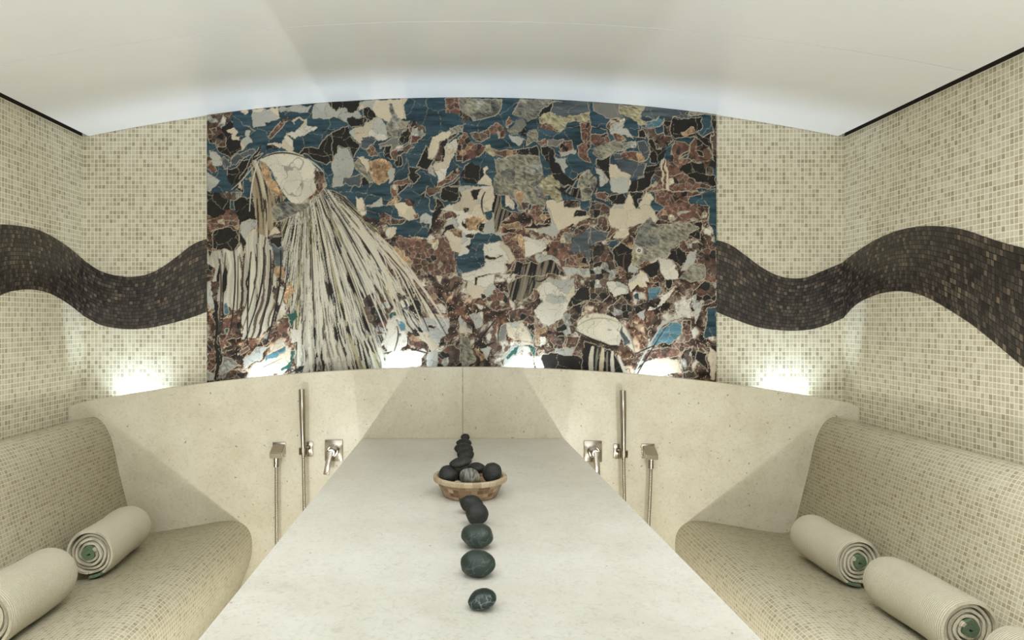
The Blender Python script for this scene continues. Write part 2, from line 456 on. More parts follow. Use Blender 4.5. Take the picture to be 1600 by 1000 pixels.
ro = side_sz(rs_b, XR) + [(1.5, 0.99), (1.0, 0.97), (0.2, 1.18), (YF, 0.95)]
def same_ends(a, b):
    a, b = sorted(a), sorted(b)
    a[-1] = (YB, a[-1][1]); b[-1] = (YB, b[-1][1])
    return a, b
lt, lo = same_ends(lt, lo); rt, ro = same_ends(rt, ro)
band('wave_band', lt, lo, lambda s, z, d: (XL + d, s, z), w_left, 220)
band('wave_band', rt, ro, lambda s, z, d: (XR - d, s, z), w_right, 220)

# ------------------------------------------------------------------ marble panel (two slabs with a joint) hiding the uplights
panel = empty('marble_panel', (XM, YA, 0), 'polished beige limestone panel with arched top below the stone picture', 'panel')
SEAM = (723 - CX) / F * YA
def slab(x0, x1, n=48):
    bm = bmesh.new()
    fr = []; bk = []
    for i in range(n + 1):
        x = x0 + (x1 - x0) * i / n
        z = lip_z(x)
        if x < XL + 0.025: z -= 0.012 * ((XL + 0.025 - x) / 0.025) ** 2
        if x > XR - 0.025: z -= 0.012 * ((x - XR + 0.025) / 0.025) ** 2
        fr.append((bm.verts.new((x, YA, 0)), bm.verts.new((x, YA, z - 0.002)), bm.verts.new((x, YA + 0.002, z)),
                   bm.verts.new((x, YA + 0.028, z)), bm.verts.new((x, YA + 0.028, 0))))
    for i in range(n):
        for k in range(5):
            bm.faces.new((fr[i][k], fr[i + 1][k], fr[i + 1][(k + 1) % 5], fr[i][(k + 1) % 5]))
    bm.faces.new(fr[0]); bm.faces.new(fr[-1])
    return bm
obj('slab', slab(XL + 0.001, SEAM - 0.0008), M_marble, panel)
obj('slab', slab(SEAM + 0.0008, XR - 0.001), M_marble, panel)

# ------------------------------------------------------------------ benches
BACK = [(1.5620, .8960), (1.52, .906), (1.472, .916), (1.455, .914), (1.438, .904), (1.420, .884), (1.408, .862), (1.395, .8325), (1.380, .775), (1.3675, .715), (1.349, .640), (1.3275, .555), (1.314, .510), (1.300, .478)]
SEAT = [(1.300, .478), (1.288, .468), (1.270, .463), (1.24, .4645), (1.20, .470), (1.1275, .481), (1.05, .495), (.9825, .506), (.945, .5105), (.92, .5105), (.898, .506), (.878, .496), (.862, .481), (.851, .460), (.8455, .4325), (.8455, .395), (.852, .3575), (.866, .315), (.880, .28), (.905, .20), (.925, .13), (.940, .06), (.95, 0.0)]
def densify(p, k=4):
    out = []
    q = [p[0]] + p + [p[-1]]
    for i in range(1, len(q) - 2):
        for j in range(k):
            t = j / k
            r = []
            for d in (0, 1):
                a, b, c, e = q[i - 1][d], q[i][d], q[i + 1][d], q[i + 2][d]
                r.append(0.5 * (2 * b + (c - a) * t + (2 * a - 5 * b + 4 * c - e) * t * t + (3 * b - a - 3 * c + e) * t ** 3))
            out.append(tuple(r))
    out.append(p[-1])
    return out
def extrude(prof, y0, y1, close_pts, mat, parent, name, mirror=False, v0=0.0):
    """profile in x,z extruded along y; close_pts complete the solid against wall and floor"""
    pr = densify(prof)
    bm = bmesh.new(); uv = bm.loops.layers.uv.verify()
    fx = (lambda x: 2 * XM - x) if mirror else (lambda x: x)
    a = [bm.verts.new((fx(x), y0, z)) for x, z in pr]; b = [bm.verts.new((fx(x), y1, z)) for x, z in pr]
    arc = v0
    for i in range(len(pr) - 1):
        d = math.hypot(pr[i + 1][0] - pr[i][0], pr[i + 1][1] - pr[i][1])
        f = bm.faces.new((a[i], a[i + 1], b[i + 1], b[i]))
        for l in f.loops:
            l[uv].uv = (YA - l.vert.co.y, arc + (d if l.vert in (a[i + 1], b[i + 1]) else 0))
        f.smooth = True
        arc += d
    ca = [bm.verts.new((fx(x), y0, z)) for x, z in close_pts]; cb = [bm.verts.new((fx(x), y1, z)) for x, z in close_pts]
    chain_a = [a[-1]] + ca + [a[0]]; chain_b = [b[-1]] + cb + [b[0]]
    for i in range(len(chain_a) - 1):
        bm.faces.new((chain_a[i], chain_a[i + 1], chain_b[i + 1], chain_b[i]))
    bm.faces.new(a + ca); bm.faces.new(list(reversed(b + cb)))
    return obj(name, bm, mat, parent), arc
BY0 = 0.15
for mir, lab in ((True, 'beige mosaic built-in lounge bench along the left wall'), (False, 'beige mosaic built-in lounge bench along the right wall')):
    x = 2 * XM - 1.2 if mir else 1.2
    b = empty('bench', (x, (BY0 + YA) / 2, 0), lab, 'bench')
    _, arc = extrude(BACK, BY0, YA - 0.0005, [(1.5620, .478)], M_bench, b, 'backrest', mir)
    extrude(SEAT, BY0, YA - 0.0005, [(1.5620, 0.0), (1.5620, .4775)], M_bench, b, 'seat', mir, arc)

# ------------------------------------------------------------------ stone slab table
TZ = 0.8325
table = empty('massage_table', (0.02, 1.5, 0), 'long pale limestone slab table in the middle of the room', 'table')
def quad_prism(bm, pts, z0, z1, bev=0.004):
    lo_ = [bm.verts.new((x, y, z0)) for x, y in pts]; hi = [bm.verts.new((x, y, z1)) for x, y in pts]
    fs = [bm.faces.new(lo_[::-1]), bm.faces.new(hi)]
    n = len(pts)
    for i in range(n): fs.append(bm.faces.new((lo_[i], lo_[(i + 1) % n], hi[(i + 1) % n], hi[i])))
    bmesh.ops.bevel(bm, geom=list({e for f in fs for e in f.edges}), offset=bev, segments=2, affect='EDGES')
TY0, TY1 = 0.35, YA - 0.001
txl = lambda y: -0.380 - 0.001 * (YA - y)
txr = lambda y: 0.4125 + 0.019 * (YA - y)
bm = bmesh.new()
quad_prism(bm, [(txl(TY0), TY0), (txr(TY0), TY0), (txr(TY1), TY1), (txl(TY1), TY1)], TZ - 0.06, TZ, 0.003)
obj('tabletop', bm, M_table, table)
bm = bmesh.new()
quad_prism(bm, [(txl(0) + 0.10, TY0 + 0.12), (txr(0) - 0.13, TY0 + 0.12), (txr(TY1) - 0.10, TY1), (txl(TY1) + 0.10, TY1)], 0.0, TZ - 0.0605, 0.003)
obj('plinth', bm, M_marble, table)

# ------------------------------------------------------------------ pebbles
def make_stone(name, c, dims, mat, seed, rot=(0, 0, 0), rough=0.10, flat=0.0):
    """c = centre of the stone"""
    bm = bmesh.new()
    bmesh.ops.create_icosphere(bm, subdivisions=4, radius=1.0)
    off = Vector((seed * 7.13, seed * 3.7, seed * 1.9))
    for v in bm.verts:
        d = v.co.normalized()
        k = 1 + rough * mnoise.noise(d * 0.9 + off) + rough * 0.35 * mnoise.noise(d * 2.2 + off)
        p = d * k
        p.z = math.copysign(abs(p.z) ** (1 + flat), p.z) if flat else p.z
        v.co = Vector((p.x * dims[0] / 2, p.y * dims[1] / 2, p.z * dims[2] / 2))
    from mathutils import Euler
    bmesh.ops.rotate(bm, verts=bm.verts, cent=(0, 0, 0), matrix=Euler(rot).to_matrix())
    me = bpy.data.meshes.new(name); 
    for f in bm.faces: f.smooth = True
    bm.to_mesh(me); bm.free(); me.materials.append(mat)
    o = bpy.data.objects.new(name, me); o.location = c
    return link(o)
def rest(o, z):
    """lower the stone until its lowest vertex touches z"""
    lowest = min(v.co.z for v in o.data.vertices)
    o.location.z = z - lowest

ROWG = 'dark stones in a line down the table'
row = [ # px centre, contact py, width px, height m, depth factor, material, label
    (753.5, 950, 47, 0.0255, 0.88, M_gloss, (0.10, -0.25, 0.4), 'small glossy green-black stone with white veins, nearest to the viewer'),
    (746.5, 899, 55, 0.043, 0.86, M_green, (0.12, -0.10, 0.2), 'large dark green stone with pale scratches, second from the viewer'),
    (746, 855, 50, 0.046, 0.95, M_green, (0.05, 0.0, 0.1), 'smooth oval dark green stone, third from the viewer'),
    (745, 820, 36, 0.050, 0.85, M_black, (-0.15, 0.2, 0.3), 'rounded black stone close before the oval green stone, fourth from the viewer'),
    (737, 802, 36, 0.044, 0.80, M_black, (0.0, 0.25, 0.2), 'black stone right in front of the mosaic bowl'),
    (727.5, 720, 27, 0.040, 0.8, M_black, (0, 0, 0.2), 'black stone just behind the bowl, half hidden by the pile'),
    (724.5, 711.5, 29, 0.040, 0.9, M_black, (0, 0.06, 0.0), 'oval black stone on the slab behind the bowl'),
    (725, 698.5, 24, 0.030, 0.9, M_black, (0, 0, 0.3), 'small wide black stone near the far end of the slab'),
    (727, 688.3, 14, 0.026, 0.8, M_black, (0, -0.1, 0.0), 'tiny black stone at the far end of the slab'),
]
for i, (px, py, w, h, df, mat, rot, lab) in enumerate(row):
    Y = (HC - TZ) * F / (py - CY)
    ww = w / F * Y
    o = make_stone('stone', ((px - CX) / F * Y, Y, TZ), (ww, ww * df, h), mat, i + 1, rot, 0.12)
    rest(o, TZ + 0.0002)
    tag(o, lab, 'stone', ROWG)

# ------------------------------------------------------------------ bowl with its pile of stones
BYc = 1.765
BXc = (734.5 - CX) / F * BYc
sc = BYc / F
bowl = empty('mosaic_bowl', (BXc, BYc, TZ), 'round travertine mosaic bowl filled with black stones', 'bowl')
R1, R0, BH = 57.5 * sc, 42 * sc, 0.054
bm = bmesh.new()
add_lathe(bm, [(0.0005, 0.0), (R0 - 0.004, 0.0), (R0, 0.003), (R0 + 0.012, BH - 0.026), (R1 - 0.010, BH - 0.013), (R1 - 0.012, BH - 0.013), (R0 - 0.002, 0.012), (0.0005, 0.010)], (BXc, BYc, TZ + 0.0002), 72, 2 * PI * 0.085)
obj('body', bm, M_bowl, bowl, auto=40)
bm = bmesh.new()
add_lathe(bm, [(R1 - 0.0115, BH - 0.0125), (R1 - 0.001, BH - 0.0125), (R1, BH - 0.010), (R1, BH - 0.002), (R1 - 0.002, BH), (R1 - 0.010, BH), (R1 - 0.0115, BH - 0.002), (R1 - 0.0115, BH - 0.0125)], (BXc, BYc, TZ + 0.0002), 72, 2 * PI * 0.097)
obj('rim', bm, M_rim, bowl, auto=40)

def bs(px, py, Y): return P(px, py, Y)
PG = 'stones heaped in the mosaic bowl'
pile = [ # px, py, Y, dims(x,y,z), rot, mat, label
    (701, 742, 1.745, (0.050, 0.052, 0.052), (0.1, -0.5, 0.2), M_black, 'large black stone at the left of the bowl'),
    (734, 744.5, 1.715, (0.0525, 0.036, 0.042), (0, 0, 0.05), M_stri, 'grey streaked stone at the front of the bowl'),
    (769.5, 739.5, 1.745, (0.048, 0.050, 0.056), (0.0, 0.25, -0.2), M_black, 'large rounded black stone at the right of the bowl'),
    (745, 731, 1.795, (0.050, 0.05, 0.026), (0, 0.12, 0.1), M_black, 'flat black stone behind the grey streaked stone in the bowl'),
    (719.5, 722.5, 1.752, (0.061, 0.045, 0.024), (0.1, -0.22, 0.1), M_black, 'flat tilted black stone on top of the heap'),
    (714.5, 756, 1.700, (0.022, 0.02, 0.016), (0, 0, 0), M_pale, 'small pale pebble low at the front left of the bowl'),
    (726, 738, 1.805, (0.062, 0.045, 0.045), (0, 0, 0.5), M_black, 'black stone deep in the bowl behind the grey streaked stone'),
]
for i, (px, py, Y, dims, rot, mat, lab) in enumerate(pile):
    o = make_stone('stone', bs(px, py, Y), dims, mat, i + 31, rot, 0.12)
    tag(o, lab, 'stone', PG)

# ------------------------------------------------------------------ rolled towels
def towel(name, c_near, c_far, r, label, seed, core=0.0, hand=1, turns=5.8, start=0.0, tail=True):
    """a towel rolled round an axis; c_near / c_far are the centres of its two ends"""
    rnd = random.Random(seed)
    A, B = Vector(c_near), Vector(c_far)
    ax = (B - A).normalized(); L = (B - A).length
    side = ax.cross(Vector((0, 0, 1))).normalized() * hand
    up = side.cross(ax) * hand
    up = Vector((0, 0, 1)) - ax * ax.z; up.normalize()
    root = empty(name, (A + B) / 2 - Vector((0, 0, r)), label, 'towel', 'rolled towels on the mosaic benches')
    pitch = (r - 0.0012) / (turns + 0.70)
    th_end = turns * 2 * PI
    th = pitch * 0.90
    M = 22
    phase = [rnd.uniform(0, 6.28) for _ in range(6)]
    # outermost end lies underneath
    th_off = -PI / 2 - th_end + start
    layer_off = [rnd.uniform(-0.004, 0.005) for _ in range(int(turns) + 3)]
    def rad(t):
        base = pitch * 0.25 + pitch * (t / (2 * PI))
        wob = 0.06 * pitch * (math.sin(3 * t + phase[0]) + math.sin(5.3 * t + phase[1]))
        return base + wob * (1 if t < th_end - 2 * PI else 0.25)
    def pt(t, k, outer):
        s = k / M
        lay = t / (2 * PI)
        i = int(lay); f = lay - i
        lo_ = layer_off[i] * (1 - f) + layer_off[i + 1] * f
        y = s * L
        if lay < turns - 1.0:
            y += (1 - 2 * s) * ((0.006 + lo_) if lay > 1.5 else 0.001)
        e = min(s, 1 - s) * L
        shrink = (0.0035 * max(0, 1 - e / 0.014) ** 2 + (0.006 * max(0, 1 - (1 - s) * L / 0.05) ** 2 if lay > turns - 1.1 else 0)) * (1 if outer else -0.3)
        w2 = th / 2 * (1.2 if lay < 1.2 else 1)
        rr = max(rad(t) + (w2 if outer else -w2), 0.0008) - shrink * (lay > 1.3)
        if t > th_end - 2 * PI:
            rr += 0.0012 * math.sin(9 * s + phase[2] + 1.5 * t) - 0.0022 * math.exp(-((s - 0.62 - 0.05 * math.sin(t + phase[4])) / 0.10) ** 2) * (0.5 + 0.5 * math.sin(t * 0.5 + phase[3]))
        a = t + th_off
        p = A + ax * y + side * (rr * math.cos(a)) + up * (rr * math.sin(a))
        return p
    def strip(t0, t1, nseg):
        bm = bmesh.new()
        ts = [t0 + (t1 - t0) * i / nseg for i in range(nseg + 1)]
        O = [[bm.verts.new(pt(t, k, True)) for k in range(M + 1)] for t in ts]
        I = [[bm.verts.new(pt(t, k, False)) for k in range(M + 1)] for t in ts]
        for i in range(nseg):
            for k in range(M):
                bm.faces.new((O[i][k], O[i + 1][k], O[i + 1][k + 1], O[i][k + 1]))
                bm.faces.new((I[i][k], I[i][k + 1], I[i + 1][k + 1], I[i + 1][k]))
            bm.faces.new((O[i][0], I[i][0], I[i + 1][0], O[i + 1][0]))
            bm.faces.new((O[i][M], O[i + 1][M], I[i + 1][M], I[i][M]))
        for k in range(M):
            bm.faces.new((O[0][k], O[0][k + 1], I[0][k + 1], I[0][k]))
            bm.faces.new((O[-1][k], I[-1][k], I[-1][k + 1], O[-1][k + 1]))
        return bm
    tc = 2 * PI * 1.4
    te = th_end - 0.62
    obj('roll', strip(tc, te, 190), M_towel, root, auto=55)
    h = obj('hem', strip(0.0, tc - 0.01, 40), M_hem, root, auto=55); h['label'] = 'green inner hem of the towel'
    h = obj('hem', strip(te + 0.005, th_end, 16), M_hem, root, auto=55); h['label'] = 'green outer hem of the towel'
    return root

def seat_z(x):
    xx = abs(x - XM) + XM
    pr = sorted(densify(SEAT)[:36])
    for i in range(len(pr) - 1):
        if pr[i][0] <= xx <= pr[i + 1][0]:
            t = (xx - pr[i][0]) / (pr[i + 1][0] - pr[i][0]); return pr[i][1] * (1 - t) + pr[i + 1][1] * t
    return 0.46
def T(x, Y, r):
    # clear the tilted seat
    best = max(seat_z(x + dx) + math.sqrt(max(r * r - dx * dx, 0)) for dx in [k * r / 12 for k in range(-12, 13)])
    return (x, Y, best + 0.0005)
towels = [
    ((-1.176, 2.115), (-1.197, 2.43), 0.083, 'rolled cream towel on the left bench, the farther of the two', 3, -1, 0.0),
    ((-1.190, 1.650), (-1.194, 1.955), 0.088, 'rolled cream towel on the left bench, cut off by the left edge', 5, -1, 0.0),
    ((1.238, 2.055), (1.224, 2.33), 0.0805, 'rolled cream towel on the right bench, farthest from the viewer', 8, 1, 0.05),
    ((1.239, 1.610), (1.237, 1.925), 0.0810, 'rolled cream towel on the right bench, middle of the three', 12, 1, 0.0),
    ((1.239, 1.175), (1.237, 1.49), 0.0810, 'rolled cream towel at the bottom right corner, mostly cut off', 15, 1, 0.0),
]
for (xn, yn), (xf, yf), r, lab, sd, hand, st in towels:
    towel('rolled_towel', T(xn, yn, r), T(xf, yf, r), r, lab, sd, hand=hand, start=st)

# ------------------------------------------------------------------ showers
def bez(p0, p1, p2, p3, n=30):
    p0, p1, p2, p3 = map(Vector, (p0, p1, p2, p3))
    return [(1 - t) ** 3 * p0 + 3 * (1 - t) ** 2 * t * p1 + 3 * (1 - t) * t * t * p2 + t ** 3 * p3 for t in [i / n for i in range(n + 1)]]
def plate(bm, px, py, w, h, d=0.006):
    c = P(px, py, YA)
    k = YA / F
    add_box(bm, c.x - w * k / 2, c.x + w * k / 2, YA - d, YA + 0.0004, c.z - h * k / 2, c.z + h * k / 2, 0.002)
    return c
def rotbox(bm, c, size, rot, bevel=0.002):
    b2 = bmesh.new(); add_box(b2, -size[0] / 2, size[0] / 2, -size[1] / 2, size[1] / 2, -size[2] / 2, size[2] / 2, bevel)
    from mathutils import Euler
    bmesh.ops.rotate(b2, verts=b2.verts, cent=(0, 0, 0), matrix=Euler(rot).to_matrix())
    bmesh.ops.translate(b2, verts=b2.verts, vec=c)
    me = bpy.data.meshes.new('t'); b2.to_mesh(me); b2.free(); bm.from_mesh(me); bpy.data.meshes.remove(me)

def shower(side):
    L = side == 'left'
    where = 'left of the slab' if L else 'right of the slab'
    # wall outlet with its elbow block
    ox, oy = (436.5, 702) if L else (1012, 704.5)
    c = P(ox, oy, YA)
    e = empty('water_outlet', (c.x, YA, c.z), 'satin metal square water outlet with hose socket ' + where, 'water outlet')
    bm = bmesh.new(); plate(bm, ox, oy, 20.5, 22.5); obj('wall_plate', bm, M_nickel, e, auto=35)
    bm = bmesh.new()
    r = bmesh.ops.create_cube(bm, size=1.0)
    w2, d2 = 0.0235, 0.058
    for v in r['verts']:
        front = v.co.y < 0
        x = c.x + (v.co.x * 2) * w2 + 0.001
        y = YA - d2 if front else YA - 0.0062
        if front: z = c.z + (-0.003 if v.co.z > 0 else -0.024)
        else: z = c.z + (0.022 if v.co.z > 0 else -0.020)
        v.co = Vector((x, y, z))
    bmesh.ops.bevel(bm, geom=bm.edges[:], offset=0.002, segments=2, affect='EDGES')
    el = obj('elbow', bm, M_nickel, e, auto=35)
    yo = YA - 0.042
    zo = c.z - 0.0245
    bm = bmesh.new(); add_tube(bm, [(c.x, yo, zo), (c.x, yo, zo - 0.034)], 0.0105, 24)
    obj('hose_nut', bm, M_nickel, el, auto=40)
    outlet = Vector((c.x, yo, zo - 0.0345))
    # wand holder
    hx, hy = (481.0, 701.5) if L else (966.5, 705)
    hc = P(hx, hy, YA)
    h = empty('shower_holder', (hc.x, YA, hc.z), 'small metal wall bracket gripping the hand shower ' + where, 'shower holder')
    bm = bmesh.new(); plate(bm, hx, hy, 17, 23); obj('wall_plate', bm, M_nickel, h, auto=35)
    wy = YA - 0.052
    wx = ((474.0 if L else 974.3) - CX) / F * wy
    zc = HC - ((704.5 if L else 709) - CY) / F * wy
    bm = bmesh.new()
    add_tube(bm, [(hc.x, YA - 0.0062, zc), (hc.x + (wx - hc.x) * 0.5, wy + 0.026, zc), (wx + (hc.x - wx) * 0.35, wy + 0.014, zc)], 0.009, 20)
    obj('arm', bm, M_nickel, h, auto=40)
    bm = bmesh.new()   # open C cradle
    n = 40; ro_, ri_, hh = 0.0165, 0.0080, 0.013
    op = 0.55
    rings = []
    for i in range(n + 1):
        a = -PI / 2 + op + (2 * PI - 2 * op) * i / n
        ca, sa = math.cos(a), math.sin(a)
        rings.append([bm.verts.new((wx + q * ca, wy + q * sa, zc + z)) for q, z in ((ri_, -hh), (ro_, -hh), (ro_, hh), (ri_, hh))])
    for i in range(n):
        for k in range(4): bm.faces.new((rings[i][k], rings[i][(k + 1) % 4], rings[i + 1][(k + 1) % 4], rings[i + 1][k]))
    bm.faces.new(rings[0]); bm.faces.new(rings[-1])
    obj('cradle', bm, M_nickel, h, auto=35)
    # hand shower and its hose
    ztop = HC - ((608 if L else 610) - CY) / F * wy
    xtop = ((471.5 if L else 973.3) - CX) / F * wy
    hs = empty('hand_shower', (wx, wy, zc), 'slim metal stick hand shower with ribbed hose hanging ' + where, 'hand shower')
    def wp(t): return (wx + (xtop - wx) * t, wy, zc + (ztop - zc) * t)
    bm = bmesh.new()
    add_tube(bm, [wp(-0.10), wp(-0.02), wp(0.1), wp(0.3), wp(0.6), wp(0.98), wp(1.0)], [0.0070, 0.0080, 0.0088, 0.0100, 0.0118, 0.0124, 0.0110], 24)
    obj('wand', bm, M_nickel, hs, auto=40)
    st = Vector(wp(-0.102))
    x2 = ((477.2 if L else 978.2) - CX) / F * wy
    x3 = ((432.3 if L else 1010.5) - CX) / F * yo
    bot = 0.0
    path = bez(st, st + Vector((0, 0, -0.10)), (x2, wy, 0.50), (x2 * 0.5 + x2 * 0.5, wy, bot + 0.12), 26)[:-1]
    mx = (x2 + x3) / 2
    path += bez((x2, wy, bot + 0.12), (x2, wy, bot - 0.03), (x3, yo, bot - 0.03), (x3, yo, bot + 0.12), 22)[:-1]
    path += bez((x3, yo, bot + 0.12), (x3, yo, 0.5), outlet + Vector((0, 0, -0.12)), outlet, 26)
    bm = bmesh.new(); add_tube(bm, path, 0.0064, 14)
    o = obj('hose', bm, M_hose, hs, auto=50); o['label'] = 'ribbed metal hose'
    # single lever mixer
    mx_, my_ = (522, 703.5) if L else (926, 705)
    mc = P(mx_, my_, YA)
    m = empty('shower_mixer', (mc.x, YA, mc.z), 'chrome single lever mixer on square plate ' + where, 'mixer tap')
    bm = bmesh.new(); plate(bm, mx_, my_, 28, 33, 0.008); obj('wall_plate', bm, M_nickel, m, auto=35)
    bm = bmesh.new()
    add_tube(bm, [(mc.x, YA - 0.0082, mc.z + 0.002), (mc.x, YA - 0.030, mc.z + 0.002), (mc.x, YA - 0.033, mc.z + 0.002)], [0.0225, 0.0225, 0.020], 40)
    obj('collar', bm, M_nickel, m, auto=35)
    bm = bmesh.new()
    add_tube(bm, [(mc.x, YA - 0.0332, mc.z + 0.002), (mc.x, YA - 0.056, mc.z + 0.002), (mc.x, YA - 0.060, mc.z + 0.002)], [0.0165, 0.0165, 0.013], 32)
    ct = obj('cartridge', bm, M_nickel, m, auto=35)
    bm = bmesh.new()
    tilt = 0.16 if L else 0.0
    lc = Vector((mc.x + (-0.010 if L else 0.003), YA - 0.0665, mc.z - 0.036))
    rotbox(bm, lc, (0.021, 0.011, 0.088), (-0.10, tilt, 0))
    obj('lever', bm, M_nickel, ct, auto=35)
shower('left'); shower('right')

# ------------------------------------------------------------------ stone picture: cut stone pieces with light joints
TILES = {'A': (320, 160, 7.145), 'B': (520, 150, 7.145), 'C': (720, 150, 7.145), 'D': (920, 160, 7.145),
         'E': (320, 300, 7.145), 'F': (520, 290, 7.145), 'G': (720, 290, 7.145), 'H': (920, 300, 7.145),
         'I': (320, 440, 6.45), 'J': (520, 430, 6.667), 'K': (720, 430, 6.667), 'L': (920, 440, 6.45), 'Z': (0, 0, 1.0)}
